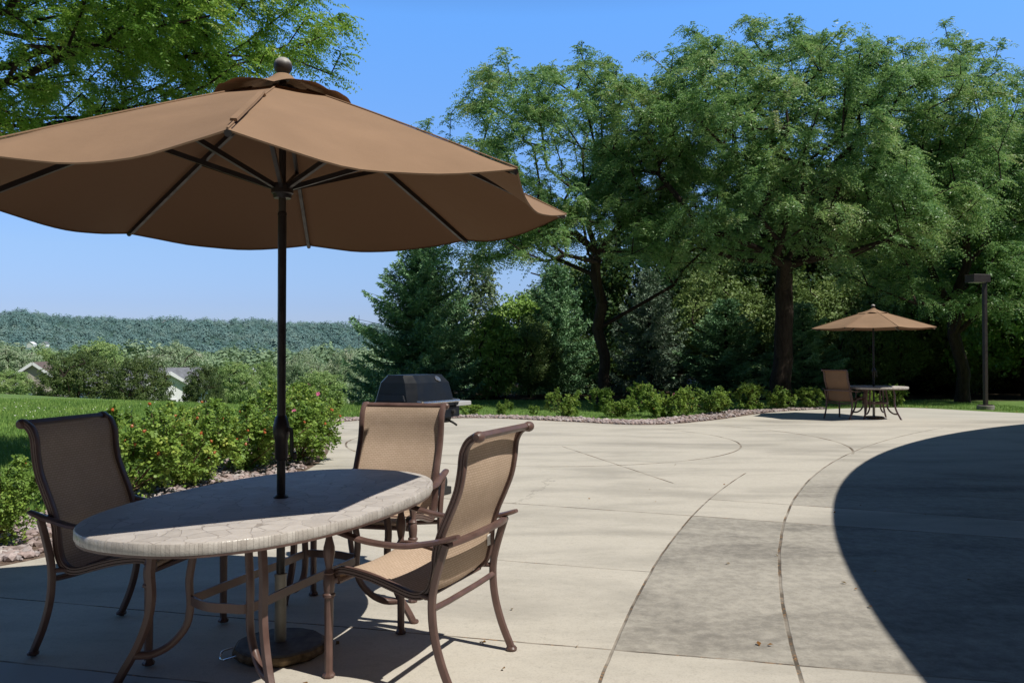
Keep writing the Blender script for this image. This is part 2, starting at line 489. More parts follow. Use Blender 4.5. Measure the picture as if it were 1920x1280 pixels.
def mat_lawn():
    g = NG('lawn_grass')
    P = g.pos()
    n1 = g.noise(P, .35, 4); n2 = g.noise(P, 6, 5, .7); n3 = g.noise(P, 60, 3, .7)
    f = g.m('ADD', g.m('MULTIPLY', n1, .5), g.m('ADD', g.m('MULTIPLY', n2, .25), g.m('MULTIPLY', n3, .25)))
    c = g.ramp(f, [(.32, (.085, .15, .035)), (.5, (.15, .25, .065)), (.68, (.24, .33, .13))])
    x, y, _ = g.xyz(P)
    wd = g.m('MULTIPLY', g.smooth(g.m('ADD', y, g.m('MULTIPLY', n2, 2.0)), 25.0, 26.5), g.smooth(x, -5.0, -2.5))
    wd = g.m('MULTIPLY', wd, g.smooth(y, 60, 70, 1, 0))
    c = g.mix(wd, c, g.ramp(n2, [(.3, (.03, .022, .014)), (.7, (.07, .055, .035))]))  # soil under the wood, painted dark to stand for its shade
    return g.done(g.bsdf(c, .9, 0, g.bump(g.m('ADD', n3, n2), .8, .04), .1))
M['lawn'] = mat_lawn()

def mat_mulch():
    g = NG('bed_soil')
    P = g.pos(); n = g.noise(P, 30, 6, .75)
    c = g.ramp(n, [(.3, (.05, .035, .025)), (.5, (.16, .115, .09)), (.7, (.3, .24, .21))])
    return g.done(g.bsdf(c, .95, 0, g.bump(n, .8, .02), .1))
M['mulch'] = mat_mulch()

def mat_stone_top():
    g = NG('mosaic_stone_top')
    P = g.obj()
    w = g.n('ShaderNodeVectorMath', operation='ADD')
    nz = g.n('ShaderNodeTexNoise'); g.put(nz.inputs['Vector'], P); nz.inputs['Scale'].default_value = 6
    sc = g.n('ShaderNodeVectorMath', operation='SCALE'); g.put(sc.inputs[0], nz.outputs['Color']); sc.inputs['Scale'].default_value = .07
    g.put(w.inputs[0], P); g.put(w.inputs[1], sc.outputs[0])
    v = g.n('ShaderNodeTexVoronoi', feature='DISTANCE_TO_EDGE'); g.put(v.inputs['Vector'], w.outputs[0]); v.inputs['Scale'].default_value = 11.5
    vc = g.n('ShaderNodeTexVoronoi', feature='F1'); g.put(vc.inputs['Vector'], w.outputs[0]); vc.inputs['Scale'].default_value = 11.5
    r = g.xyz(vc.outputs['Color'])[0]
    n = g.noise(P, 22, 6, .7)
    c = g.ramp(g.m('ADD', g.m('MULTIPLY', r, .3), g.m('MULTIPLY', n, .7)), [(.2, (.37, .335, .305)), (.5, (.46, .42, .385)), (.8, (.54, .5, .465))])
    j = g.smooth(v.outputs['Distance'], .012, .035, 1, 0)
    brk = g.smooth(g.noise(P, 3, 2), .35, .6)
    c = g.mix(g.m('MULTIPLY', j, g.m('MULTIPLY_ADD', brk, .55, .08)), c, (.19, .155, .13))
    h = g.m('SUBTRACT', g.m('MULTIPLY', n, .4), j)
    return g.done(g.bsdf(c, g.smooth(n, .3, .7, .55, .75), 0, g.bump(h, .35, .004), .3))
M['stonetop'] = mat_stone_top()

def mat_stone_edge():
    g = NG('mosaic_stone_edge')
    uv = g.n('ShaderNodeTexCoord').outputs['UV']
    x, y, _ = g.xyz(uv)
    v = g.n('ShaderNodeTexVoronoi', feature='F1', voronoi_dimensions='1D'); g.put(v.inputs['W'], g.m('MULTIPLY', x, 10.0))
    ve = g.n('ShaderNodeTexVoronoi', feature='DISTANCE_TO_EDGE', voronoi_dimensions='1D'); g.put(ve.inputs['W'], g.m('MULTIPLY', x, 10.0))
    r = g.xyz(v.outputs['Color'])[0]
    n = g.noise(g.obj(), 24, 4, .6)
    c = g.ramp(g.m('ADD', g.m('MULTIPLY', r, .45), g.m('MULTIPLY', n, .55)), [(.2, (.37, .335, .305)), (.5, (.44, .405, .37)), (.75, (.5, .465, .43)), (1, (.6, .58, .55))])
    j = g.smooth(ve.outputs['Distance'], .012, .04, 1, 0)
    c = g.mix(g.m('MULTIPLY', j, .28), c, (.24, .2, .17))
    h = g.m('SUBTRACT', n, j)
    return g.done(g.bsdf(c, g.smooth(n, .35, .65, .25, .6), 0, g.bump(h, .7, .006), .5))
M['stoneedge'] = mat_stone_edge()

# ------------------------------------------------------------------ terrain
def crest(x):
    if x < -5: return 18.3 + (-5 - x) * .667
    return 18.3 + (x + 5) * 5.0
def terrain(x, y):
    d = y - crest(x)
    z = 0.0
    if d > 0:
        z = -.088 * (d - 3 * (1 - math.exp(-d / 3)))
        z = -15 + (z + 15) if z > -12 else -12 - 4 * (1 - math.exp((z + 12) / 4))
    return z

def build_terrain():
    xs = sorted(set([-3000, -1500, -800, -400, -250, -160] + list(range(-120, 61, 2)) + [80, 120, 200, 400, 800, 1500, 3000]))
    ys = sorted(set([-400, -150, -60, -30] + [-10 + .8 * k for k in range(60)] + [40 + 4 * k for k in range(30)] + [180, 240, 320, 450, 600, 900, 1300, 2000, 3200]))
    V = []; F = []
    for y in ys:
        for x in xs:
            V.append((x, y, terrain(x, y)))
    n = len(xs)
    for i in range(len(ys) - 1):
        for k in range(n - 1):
            a = i * n + k
            F.append((a, a + 1, a + n + 1, a + n))
    o = link_mesh('lawn', tris_mesh('lawn', V, F, M['lawn']), M['lawn'])
    tag(o, kind='structure')
build_terrain()

EDGE_L = [(-9.0, -3.0), (-6.2, 0.5), (-4.6, 3.0), (-3.55, 5.0), (-3.1, 5.75), (-2.75, 7.2), (-2.5, 9.0), (-2.45, 10.6), (-2.75, 12.5), (-3.3, 14.6), (-3.55, 16.4)]
EDGE_B = [(-3.0, 17.3), (-.7, 17.9), (1.0, 17.0), (2.6, 16.15), (4.1, 17.2), (6.1, 19.6), (8.0, 20.9), (10.2, 21.4), (12.0, 19.4), (15, 17.6), (22, 16)]
edge_pts = catmull([(*p, 0) for p in EDGE_L + EDGE_B], 6)
def build_patio():
    mb = MB()
    ring = [(p[0], p[1]) for p in edge_pts] + [(22, -14), (-9, -14)]
    # deck top, 6 cm thick slab set in the lawn
    top = [(x, y, .012) for x, y in ring]; bot = [(x, y, -.12) for x, y in ring]
    mb.poly(top)
    n = len(ring)
    b = len(mb.v); mb.v += top + bot
    for k in range(n):
        mb.f.append((b + k, b + (k + 1) % n, b + n + (k + 1) % n, b + n + k))
    o = mb.build('patio', M['concrete'], smooth=0)
    bm = bmesh.new(); bm.from_mesh(o.data)
    bmesh.ops.triangulate(bm, faces=[f for f in bm.faces if len(f.verts) > 4])
    bmesh.ops.recalc_face_normals(bm, faces=bm.faces)
    bm.to_mesh(o.data); bm.free()
    tag(o, kind='structure')
build_patio()

def offset_curve(pts, w):
    out = []
    for i, p in enumerate(pts):
        t = nrm(np.array(pts[min(i + 1, len(pts) - 1)])[:2] - np.array(pts[max(i - 1, 0)])[:2])
        out.append((p[0] - t[1] * w, p[1] + t[0] * w))
    return out
def bed_width(p):
    if p[1] < 3: return .9
    if p[0] < -2 and p[1] < 16: return 1.25
    if p[0] < 6.4: return .95 if p[0] > .4 else .7
    return .5
bed_outer = []
for i, p in enumerate(edge_pts):
    t = nrm(np.array(edge_pts[min(i + 1, len(edge_pts) - 1)])[:2] - np.array(edge_pts[max(i - 1, 0)])[:2])
    w = bed_width(p)
    bed_outer.append((p[0] - t[1] * w, p[1] + t[0] * w))
def build_bed():
    mb = MB()
    idx = [i for i, p in enumerate(edge_pts) if not (p[0] > 8.2 and p[1] > 12)]
    n = len(idx)
    P = [[(edge_pts[i][0] + (bed_outer[i][0] - edge_pts[i][0]) * t, edge_pts[i][1] + (bed_outer[i][1] - edge_pts[i][1]) * t, .006 + .02 * math.sin(math.pi * t)) for t in (0.0, .33, .66, 1)] for i in idx]
    mb.grid(P)
    o = mb.build('planting_bed', M['mulch'])
    tag(o, kind='structure')
    # river rocks
    rng = np.random.default_rng(4)
    bm = bmesh.new(); bmesh.ops.create_icosphere(bm, subdivisions=1, radius=1)
    bv = np.array([v.co for v in bm.verts]); bf = np.array([[v.index for v in f.verts] for f in bm.faces]); bm.free()
    V = []; F = []; C = []
    cnt = 0
    for _ in range(7200):
        k = rng.integers(0, n - 1); i = idx[k]; t = rng.random() ** .8; s = rng.random()
        p = np.array(edge_pts[i][:2]) * (1 - s) + np.array(edge_pts[i + 1][:2]) * s
        q = np.array(bed_outer[i]) * (1 - s) + np.array(bed_outer[i + 1]) * s
        c = p + (q - p) * (.03 + .95 * t)
        if c[1] < 2.5: continue
        r = rng.uniform(.014, .04) * (1.25 if rng.random() < .15 else 1)
        sc = np.array([r * rng.uniform(.9, 1.5), r * rng.uniform(.8, 1.2), r * rng.uniform(.55, .85)])
        a = rng.random() * TAU
        m = bv * (1 + rng.normal(0, .1, (len(bv), 1))) * sc
        m = m @ np.array([[math.cos(a), math.sin(a), 0], [-math.sin(a), math.cos(a), 0], [0, 0, 1]])
        F.append(bf + cnt); cnt += len(bv)
        V.append(m + np.array([c[0], c[1], .012 + r * .45])); C += [rng.random()] * len(bf)
    o = link_mesh('bed_rocks', tris_mesh('bed_rocks', np.concatenate(V), np.concatenate(F), M['rock'], C, False), M['rock'])
    tag(o, 'pinkish grey river rocks along the patio edge', 'rocks', kind='stuff')
build_bed()

# ------------------------------------------------------------------ vegetation toolkit
def skeleton(rng, base, fork, trunk_r, pts, bf=.4, lead=None, flare=1.35):
    base = np.array(base, float); fork = np.array(fork, float)
    P = [base]; par = [-1]; path = [0.0]
    nt = 5
    for k in range(1, nt + 1):
        t = k / nt
        q = base + (fork - base) * t + np.array([rng.normal(0, .014), rng.normal(0, .014), 0]) * (0 if k == nt else 1) * np.linalg.norm(fork - base)
        P.append(q); par.append(len(P) - 2); path.append(0.0)
    first = len(P) - 1
    if lead is not None:
        lead = np.array(lead, float)
        for k in range(1, 6):
            q = fork + (lead - fork) * k / 5 + rng.normal(0, .12, 3) * np.array([1, 1, .3])
            P.append(q); path.append(path[-1] + np.linalg.norm(q - P[-2])); par.append(len(P) - 2)
    pts = pts[np.argsort(np.linalg.norm(pts - fork, axis=1))]
    N = len(P) + len(pts)
    A = np.zeros((N, 3)); A[:len(P)] = P
    path = list(path) + [0.0] * len(pts); pa = np.array(path)
    n = len(P)
    for p in pts:
        d = np.linalg.norm(A[first:n] - p, axis=1)
        # limbs climb: discourage joining a node that lies above the new tip
        cost = d + bf * pa[first:n] + .6 * np.maximum(0, A[first:n, 2] - p[2])
        k = int(np.argmin(cost)) + first
        A[n] = p; pa[n] = pa[k] + np.linalg.norm(A[k] - p); par.append(k); n += 1
    par = np.array(par)
    w = np.zeros(n); kids = np.zeros(n, int)
    for i in range(1, n): kids[par[i]] += 1
    w[kids == 0] = 1.0
    for i in range(n - 1, 0, -1): w[par[i]] += w[i] if w[i] > 0 else 1
    r = np.power(np.maximum(w, 1), .47)
    r = r / r[first] * trunk_r
    r = np.maximum(r, .004)
    for k in range(first + 1):
        r[k] = trunk_r * (1.0 + (flare - 1) * (1 - k / first) ** 3)
    return A, par, r, kids

def branch_mesh(name, A, par, r, mat, rmin=0.0, sides=(12, 6, 4)):
    mb_v = []; mb_f = []; cnt = 0
    for i in range(1, len(A)):
        if r[i] < rmin: continue
        p, q = A[par[i]], A[i]
        d = q - p; L = np.linalg.norm(d)
        if L < 1e-5: continue
        d /= L
        ra = min(r[par[i]], r[i] * 1.35) if par[i] > 0 else r[0]; rb = r[i]
        m = sides[0] if rb > .06 else (sides[1] if rb > .02 else sides[2])
        s = np.cross(d, (0, 1, 0)) if abs(d[1]) < .9 else np.cross(d, (1, 0, 0))
        s /= np.linalg.norm(s); u = np.cross(s, d)
        a = np.arange(m) * TAU / m
        ringd = np.cos(a)[:, None] * s + np.sin(a)[:, None] * u
        e = d * rb * .4
        mb_v.append(p - d * ra * .2 + ringd * ra); mb_v.append(q + e + ringd * rb)
        k = np.arange(m)
        mb_f.append(np.stack([cnt + k, cnt + (k + 1) % m, cnt + m + (k + 1) % m, cnt + m + k], 1)); cnt += 2 * m
    return tris_mesh(name, np.concatenate(mb_v), np.concatenate(mb_f), mat, None, True)

def sample_ell(rng, ells, n, shell=.5, hole=.0, hs=.5, zmin=None):
    vol = np.array([e[1][0] * e[1][1] * e[1][2] for e in ells]); vol = vol / vol.sum()
    out = []
    seed = rng.random(3) * 50
    while len(out) < n:
        e = ells[rng.choice(len(ells), p=vol)]
        d = nrm(rng.normal(0, 1, 3))
        rad = 1 - (1 - rng.random() ** (1 / 3)) * (1.0 if rng.random() > shell else .35)
        lump = 1 + .26 * noise.noise(Vector(d * 2.2 + seed)) + .16 * noise.noise(Vector(d * 6 + seed))
        if rng.random() < .05: rad = rng.uniform(1.0, 1.14)
        p = np.array(e[0]) + d * np.array(e[1]) * rad * lump
        if zmin is not None and p[2] < zmin: continue
        if hole and noise.noise(Vector(p * hs + seed)) < hole: continue
        out.append(p)
    return np.array(out)

def unit(a):
    return a / np.maximum(np.linalg.norm(a, axis=-1, keepdims=True), 1e-9)

def fronds(rng, O, D, L, nl, ll, lw, droop):
    m = len(O)
    t = np.linspace(.12, 1, nl)[None, :, None]
    Lk = L[:, None, None]
    down = np.array([0, 0, -1.0])
    pos = O[:, None] + D[:, None] * t * Lk + down * droop * t * t * Lk
    tan = unit(D[:, None] + down * 2 * droop * t)
    side = unit(np.cross(tan, np.array([0, 0, 1.0]) + rng.normal(0, .35, (m, 1, 3))))
    nrmv = np.cross(side, tan)
    qs = []
    for s in (-1, 1):
        ld = unit(side * s * .85 + tan * .45 - np.array([0, 0, .22]) + rng.normal(0, .18, (m, nl, 3)))
        l = ll * rng.uniform(.75, 1.2, (m, nl, 1)) * (1 - .35 * t)
        tip = pos + ld * l
        mid = pos + ld * l * .5
        wv = unit(np.cross(ld, nrmv * .7 + rng.normal(0, .75, (m, nl, 3)))) * lw * .5
        qs.append(np.stack([pos, mid + wv, tip, mid - wv], 2))
    Q = np.stack(qs, 2).reshape(-1, 4, 3)
    rn = np.repeat(rng.random(m), nl * 2) * .7 + rng.random(m * nl * 2) * .3
    return Q, rn

def leafquads(rng, C, bias, size, jit=.6, asp=.7):
    m = len(C)
    nv = unit(bias + rng.normal(0, jit, (m, 3)))
    a = unit(np.cross(nv, rng.normal(0, 1, (m, 3))))
    b = np.cross(nv, a)
    s = size * rng.uniform(.65, 1.25, (m, 1))
    bend = nv * s * .12
    return np.stack([C - a * s * .5, C + b * s * asp * .5 + bend, C + a * s * .5, C - b * s * asp * .5 + bend], 1)

def locust(name, label, cat, base, fork, tr, ells, seed, n, per, ll, lw, L, nl, mat, droop=.35, bf=.35, hole=-.25, group=None, lead=None, zmin=None, extra=None, hs=.5):
    rng = np.random.default_rng(seed)
    pts = sample_ell(rng, ells, n, .55, hole, hs, zmin)
    A, par, r, kids = skeleton(rng, base, fork, tr, pts, bf, lead)
    t = thing(name, label, cat, tuple(base), 0, group)
    off = np.array(base, float)
    tm = branch_mesh('trunk', A - off, par, r, M['bark'])
    link_mesh('trunk', tm, None, t)
    tips = np.where((r < tr * .22) & (np.arange(len(A)) > 6))[0]
    reps = np.repeat(tips, per)
    s = rng.random(len(reps))[:, None] ** .4
    O = A[par[reps]] * (1 - s) + A[reps] * s + rng.normal(0, .05, (len(reps), 3))
    tw = unit(A[reps] - A[par[reps]])
    cen = np.mean([e[0] for e in ells], 0)
    outw = unit(A[reps] - cen) * np.array([1, 1, .4])
    D = unit(tw * .55 + outw * .5 + rng.normal(0, .5, (len(reps), 3)) * np.array([1, 1, .55]) + np.array([0, 0, .12]))
    Lr = L * rng.uniform(.6, 1.35, len(reps))
    Q, rn = fronds(rng, O, D, Lr, nl, ll, lw, droop)
    Q = Q - off.astype(np.float32)
    link_mesh('crown', quads_mesh('crown', Q, mat, rn), None, t)
    return t

def broadleaf_meshes(name, seed, h, rx, ry, rz, cz, nclump, perc, lsize, mat, tr=.15, lump=.5, bark='bark', nsk=90, bot=None, fork=.35):
    rng = np.random.default_rng(seed)
    ells = [((0, 0, cz), (rx, ry, rz))]
    pts = sample_ell(rng, ells, nsk, .4, 0, .5)
    A, par, r, kids = skeleton(rng, (0, 0, -.3), (0, 0, max(.4, (cz - rz) + rz * fork)), tr, pts, .4, (0, 0, cz + rz * .5))
    tm = branch_mesh('trunk', A, par, r, M[bark], tr * .06)
    sd = rng.random(3) * 40
    d = unit(rng.normal(0, 1, (nclump, 3)))
    k = np.array([1 + .32 * noise.noise(Vector(q * 2.0 + sd)) + .26 * noise.noise(Vector(q * 5 + sd)) for q in d])
    rad = (rng.uniform(.35, 1, nclump) ** .45) * k
    C = np.array([0, 0, cz]) + d * np.array([rx, ry, rz]) * rad[:, None]
    if bot is not None: C = C[C[:, 2] > bot]
    m = len(C)
    ld = unit(rng.normal(0, 1, (m, perc, 3)) + np.array([0, 0, .35]) + .5 * unit(C - np.array([0, 0, cz]))[:, None])
    sz = lump * rng.uniform(.6, 1.3, (m, 1, 1))
    pos = (C[:, None] + ld * sz * rng.uniform(.55, 1.05, (m, perc, 1)) * np.array([1, 1, .75])).reshape(-1, 3)
    Q = leafquads(rng, pos, ld.reshape(-1, 3) * .9 + np.array([0, 0, .3]), lsize)
    rn = np.repeat(rng.random(m), perc) * .55 + rng.random(m * perc) * .45
    cm = quads_mesh('crown', Q, mat, rn)
    return tm, cm

def plant(name, label, cat, meshes, loc, rz=0, sc=(1, 1, 1), group=None):
    t = thing(name, label, cat, loc, rz, group)
    t.scale = sc
    link_mesh('trunk', meshes[0], None, t); link_mesh('crown', meshes[1], None, t)
    return t

def spruce_meshes(seed, h, Rb, mat, dens=1.0, zlow=.25, needle=.1, loose=1.0):
    rng = np.random.default_rng(seed)
    segs = []
    mb = MB()
    mb.sweep([(0, 0, -.2), (0, 0, h * .5), (0, 0, h)], circ(8, h * .026), scales=[1, .6, .08])
    z = zlow
    TB = []; TD = []; TL = []
    lines = []
    while z < h * .985:
        f = 1 - (z - zlow) / (h - zlow)
        Rz = Rb * (f ** .82) * (1 + .12 * rng.normal()) + .05
        nb = max(4, int(7 * (.6 + .4 * f) * dens))
        a0 = rng.random() * TAU
        for k in range(nb):
            a = a0 + TAU * k / nb + rng.normal(0, .22)
            L = Rz * rng.uniform(.72, 1.14)
            d = np.array([math.cos(a), math.sin(a), 0])
            s = np.array([-math.sin(a), math.cos(a), 0])
            rise = .05 + .75 * (1 - f) ** 2 - .18 * f
            n = max(3, int(L / .085))
            tt = (np.arange(n) + .6) / n
            pp = d * (tt * L)[:, None] + np.array([0, 0, 1.0]) * (z + rise * L * tt - .25 * L * f * tt * (1 - tt) * 2 + .14 * L * tt ** 3)[:, None]
            lines.append((np.array([0, 0, z]), pp[-1]))
            for j in range(n):
                tl = (.08 + .34 * L * (1 - tt[j]) * .75 + .05) * rng.uniform(.7, 1.25)
                tl = min(tl, .5)
                for sd in (-1, 1, 0):
                    if sd == 0:
                        dd = nrm(d * .8 + np.array([0, 0, -.25 if rng.random() < .6 else .35]) + rng.normal(0, .15, 3)); ll = tl * .55
                    else:
                        dd = nrm(s * sd * .8 + d * .65 + np.array([0, 0, -.22]) + rng.normal(0, .14, 3)); ll = tl
                    TB.append(pp[j]); TD.append(dd); TL.append(ll)
        z += (.16 + .1 * f) / dens * loose * rng.uniform(.8, 1.2) * h / 5
    TB = np.array(TB); TD = np.array(TD); TL = np.array(TL)
    # needle sprays: long thin diamonds around each twig
    nn = 8
    m = len(TB)
    t = (np.linspace(.15, .95, nn)[None, :] + rng.normal(0, .05, (m, nn)))[..., None]
    pos = TB[:, None] + TD[:, None] * t * TL[:, None, None]
    nd = unit(TD[:, None] * .8 + rng.normal(0, .55, (m, nn, 3)))
    l = needle * rng.uniform(.8, 1.4, (m, nn, 1)); w = needle * .36
    wv = unit(np.cross(nd, rng.normal(0, 1, (m, nn, 3)))) * w * .5
    tip = pos + nd * l; mid = pos + nd * l * .45
    Q1 = np.stack([pos - nd * l * .3, mid + wv, tip, mid - wv], 2).reshape(-1, 4, 3)
    rn = np.repeat(rng.random(m), nn) * .6 + rng.random(m * nn) * .4
    for p, q in lines:
        mb.sweep([p, p * .5 + q * .5 + np.array([0, 0, -.02]), q], circ(4, .014), scales=[1, .7, .3], cap=False)
    tm = mb.mesh('trunk', M['bark'])
    return tm, quads_mesh('crown', Q1, mat, rn)

# ------------------------------------------------------------------ patio furniture
def chair_parts(root, tag_on=False):
    hw = .262                      # half width to the sling rails
    prof = [(.275, .395), (.29, .425), (.262, .447), (.2, .448), (.1, .432), (0, .405), (-.085, .382), (-.14, .386), (-.178, .42), (-.198, .49), (-.206, .57), (-.23, .65), (-.27, .74), (-.302, .82), (-.318, .90), (-.323, .95), (-.331, .985), (-.352, 1.02), (-.387, 1.043)]
    c = catmull([(x, 0, z) for x, z in prof], 4)
    cs = catmull([(x, 0, z) for x, z in prof[:-4] + [(-.323, .95), (-.331, .995), (-.35, 1.032)]], 4)
    # sling cloth
    P = []; UV = []
    s = 0.0
    inner = hw - .012
    ys = [inner * k / 5 for k in range(-5, 6)]
    for i, p in enumerate(cs):
        if i: s += np.linalg.norm(p - cs[i - 1])
        row = []; ru = []
        tng = nrm(cs[min(i + 1, len(cs) - 1)] - cs[max(i - 1, 0)])
        nn = np.array([tng[2], 0, -tng[0]])
        for y in ys:
            sag = -.016 * (1 - (y / inner) ** 2) if i < len(cs) * .45 else (-.01 if i < len(cs) - 4 else -.002 * (len(cs) - i)) * (1 - (y / inner) ** 2)
            q = p + nn * sag * (1 if nn[2] > 0 or nn[0] > 0 else -1)
            row.append((q[0], y, q[2])); ru.append((y, s))
        P.append(row); UV.append(ru)
    sl = MB(); sl.grid(P, UV)
    sl.build('sling', M['sling'], root)
    # rails with top rail
    sec = ribbed_bar(.034, .03)
    for sgn in (-1, 1):
        mb = MB()
        mb.sweep([(q[0], sgn * (hw + .004), q[2]) for q in c], sec, up=(0, 1, 0))
        mb.lathe([(.0, -.024), (.014, -.023), (.022, -.014), (.024, 0), (.022, .014), (.014, .023), (.0, .024)], (0, 0, 0), 14)
        # turn the scroll cap sideways at the end of the rail
        k = len(mb.v) - 7 * 14
        e = c[-1]
        for q in range(k, len(mb.v)):
            x, y, z = mb.v[q]
            mb.v[q] = (e[0] + x - .006, sgn * (hw + .004) + z * 1.15, e[2] + y - .004)
        mb.build('back_rail', M['bronze'], root)
    mb = MB(); e = c[-1]
    mb.sweep([(e[0], -hw, e[2] - .002), (e[0], hw, e[2] - .002)], fluted(16, .0165, .003, 4))
    mb.build('top_rail', M['bronze'], root)
    yo = hw + .036
    for sgn in (-1, 1):
        # arm: low in the middle, lifting to the rear tip
        mb = MB()
        ap = catmull([(.335, sgn * (yo + .002), .628), (.315, sgn * (yo + .002), .632), (.25, sgn * (yo + .008), .622), (.1, sgn * (yo + .014), .594), (-.06, sgn * (yo + .012), .588), (-.17, sgn * yo, .603), (-.25, sgn * yo, .622), (-.32, sgn * (yo + .002), .645)], 5)
        mb.sweep(ap, [(-.024, -.004), (-.02, .006), (-.008, .011), (.008, .011), (.02, .006), (.024, -.004), (.012, -.011), (-.012, -.011)], scales=[.8] + [1] * (len(ap) - 6) + [1, .98, .95, .9, .75])
        mb.build('arm', M['bronze'], root)
        # turned front leg
        mb = MB()
        fl = lambda a, z: 1 - .11 * (.5 - .5 * math.cos(8 * a)) if z < .33 else (1 - .08 * (.5 - .5 * math.cos(8 * a)) if .455 < z < .58 else 1)
        mb.lathe([(.02, 0), (.027, .004), (.027, .012), (.019, .022), (.0175, .03), (.0195, .32), (.0195, .335), (.027, .342), (.027, .352), (.021, .358), (.023, .375), (.025, .40), (.023, .425), (.019, .435), (.024, .442), (.017, .452), (.014, .462), (.019, .49), (.0255, .525), (.024, .55), (.015, .585), (.013, .595), (.02, .603), (.02, .612)], (.295, sgn * yo, 0), 24, fl)
        mb.build('front_leg', M['bronze'], root)
        mb = MB()
        lp = catmull([(-.262, sgn * yo, .61), (-.235, sgn * yo, .53), (-.205, sgn * yo, .42), (-.2, sgn * yo, .33), (-.212, sgn * yo, .23), (-.245, sgn * yo, .12), (-.29, sgn * yo, .02), (-.297, sgn * yo, 0)], 4)
        mb.sweep(lp, fluted(20, .0185, .003, 5), up=(0, 1, 0), scales=[1] * len(lp))
        mb.lathe([(.014, 0), (.025, .003), (.026, .012), (.02, .02)], (-.295, sgn * yo, 0), 14)
        mb.build('rear_leg', M['bronze'], root)
        # brace from the side rail to the legs
        mb = MB()
        mb.sweep([(.295, sgn * yo, .405), (.27, sgn * (hw + .012), .41)], ribbed_bar(.03, .022))
        mb.build('front_brace', M['bronze'], root)
        mb = MB()
        mb.sweep([(-.2, sgn * yo, .385), (-.14, sgn * (hw + .01), .387)], circ(10, .011))
        mb.build('rear_brace', M['bronze'], root)
    mb = MB()
    mb.sweep([(-.203, -yo, .345), (-.195, -yo * .5, .335), (-.192, 0, .333), (-.195, yo * .5, .335), (-.203, yo, .345)], fluted(16, .014, .002, 4), up=(1, 0, 0))
    mb.build('rear_stretcher', M['bronze'], root)
    mb = MB(); mb.sweep([(-.15, -hw, .372), (-.15, hw, .372)], circ(8, .007))
    mb.build('seat_rod', M['bronze'], root)
    mb = MB()
    mb.sweep(catmull([(-.262, -yo, .605), (-.285, -yo * .6, .609), (-.292, 0, .61), (-.285, yo * .6, .609), (-.262, yo, .605)], 4), ribbed_bar(.032, .022), up=(0, 0, 1))
    mb.build('back_brace', M['bronze'], root)
    mb = MB(); mb.sweep([(.275, -hw, .397), (.275, hw, .397)], circ(10, .012))
    mb.build('seat_bar', M['bronze'], root)
    if tag_on:
        mb = MB(); mb.box((-.208, -hw + .02, .515), (.003, .045, .05)); mb.build('care_tag', M['tagwhite'], root, smooth=0)

def rz_of(fx, fy): return math.atan2(fy, fx)

chA = thing('patio_chair', 'tan sling dining chair on the right of the oval table, back to the open concrete', 'chair', (-.39, 3.69, .012), rz_of(-.92, .39), 'sling chairs around the oval table')
chair_parts(chA, True)
chB = copy_tree(chA)
for o in list(chB.children):
    if o.name.startswith('care_tag'): bpy.data.objects.remove(o)
chB.location = (-1.82, 4.0, .02); chB.rotation_euler.z = rz_of(.978, -.209)
chB['label'] = 'dark shaded sling dining chair beside the rose hedge, left of the oval table'
chC = copy_tree(chB)
chC.location = (-.775, 4.95, .012); chC.rotation_euler.z = rz_of(-.22, -.975)
chC['label'] = 'sunlit tan sling dining chair at the far end of the oval table, before the grill'
chD = copy_tree(chB)
chD.location = (7.13, 17.75, .012); chD.rotation_euler.z = rz_of(.80, .6)
chD['label'] = 'distant brown sling chair, cloth darkened as in shade, pulled up to the small round table by the trees'
del chD['group']
M['shaded_brown_sling'] = mat_fabric('shaded_brown_sling_weave', (.27, .165, .1), .05, .6)  # browner cloth, darkened to stand for the shade under the far umbrella
for o in chD.children:
    if o.name.startswith('sling'):
        o.material_slots[0].link = 'OBJECT'; o.material_slots[0].material = M['shaded_brown_sling']

# --- oval table
TC = (-1.07, 3.845, .012); TROT = math.atan2(.944, .33)
tbl = thing('dining_table', 'oval mosaic stone table on curved bronze legs under the large umbrella', 'table', TC, TROT)
def ell(a, b, n, z, e=None):
    e = OVAL if e is None else e
    q = lambda c: math.copysign(abs(c) ** e, c)
    return [(a * q(math.cos(TAU * k / n)), b * q(math.sin(TAU * k / n)), z) for k in range(n)]
OVAL = .84
def table_top(root, a, b, z, n=96):
    hole = [(.034 * math.cos(TAU * k / n), .034 * math.sin(TAU * k / n), z) for k in range(n)]
    mb = MB()
    mb.loft([[(p[0], p[1], z - .03) for p in hole], hole, ell(a - .012, b - .012, n, z), ell(a - .004, b - .004, n, z - .0025)], cap=False)
    mb.build('tabletop', M['stonetop'], root)
    rings = [ell(a - .004, b - .004, n, z - .0025), ell(a, b, n, z - .008), ell(a + .001, b + .001, n, z - .036), ell(a - .004, b - .004, n, z - .044)]
    per = math.pi * (a + b)
    P = [[r[k % n] for k in range(n + 1)] for r in rings]
    UV = [[(per * k / n, q) for k in range(n + 1)] for q in (0, .006, .034, .044)]
    mb = MB(); mb.grid(P, UV); mb.build('edge_band', M['stoneedge'], root, 50)
    mb = MB(); mb.loft([ell(a - .004, b - .004, n, z - .044), ell(a - .006, b - .006, n, z - .054), ell(a - .05, b - .05, n, z - .054), ell(.05, .05, n, z - .05, 1.0)], cap=False)
    mb.build('underside_rim', M['bronze'], root)
table_top(tbl, .975, .575, .708, 160)
OVAL = 1.0
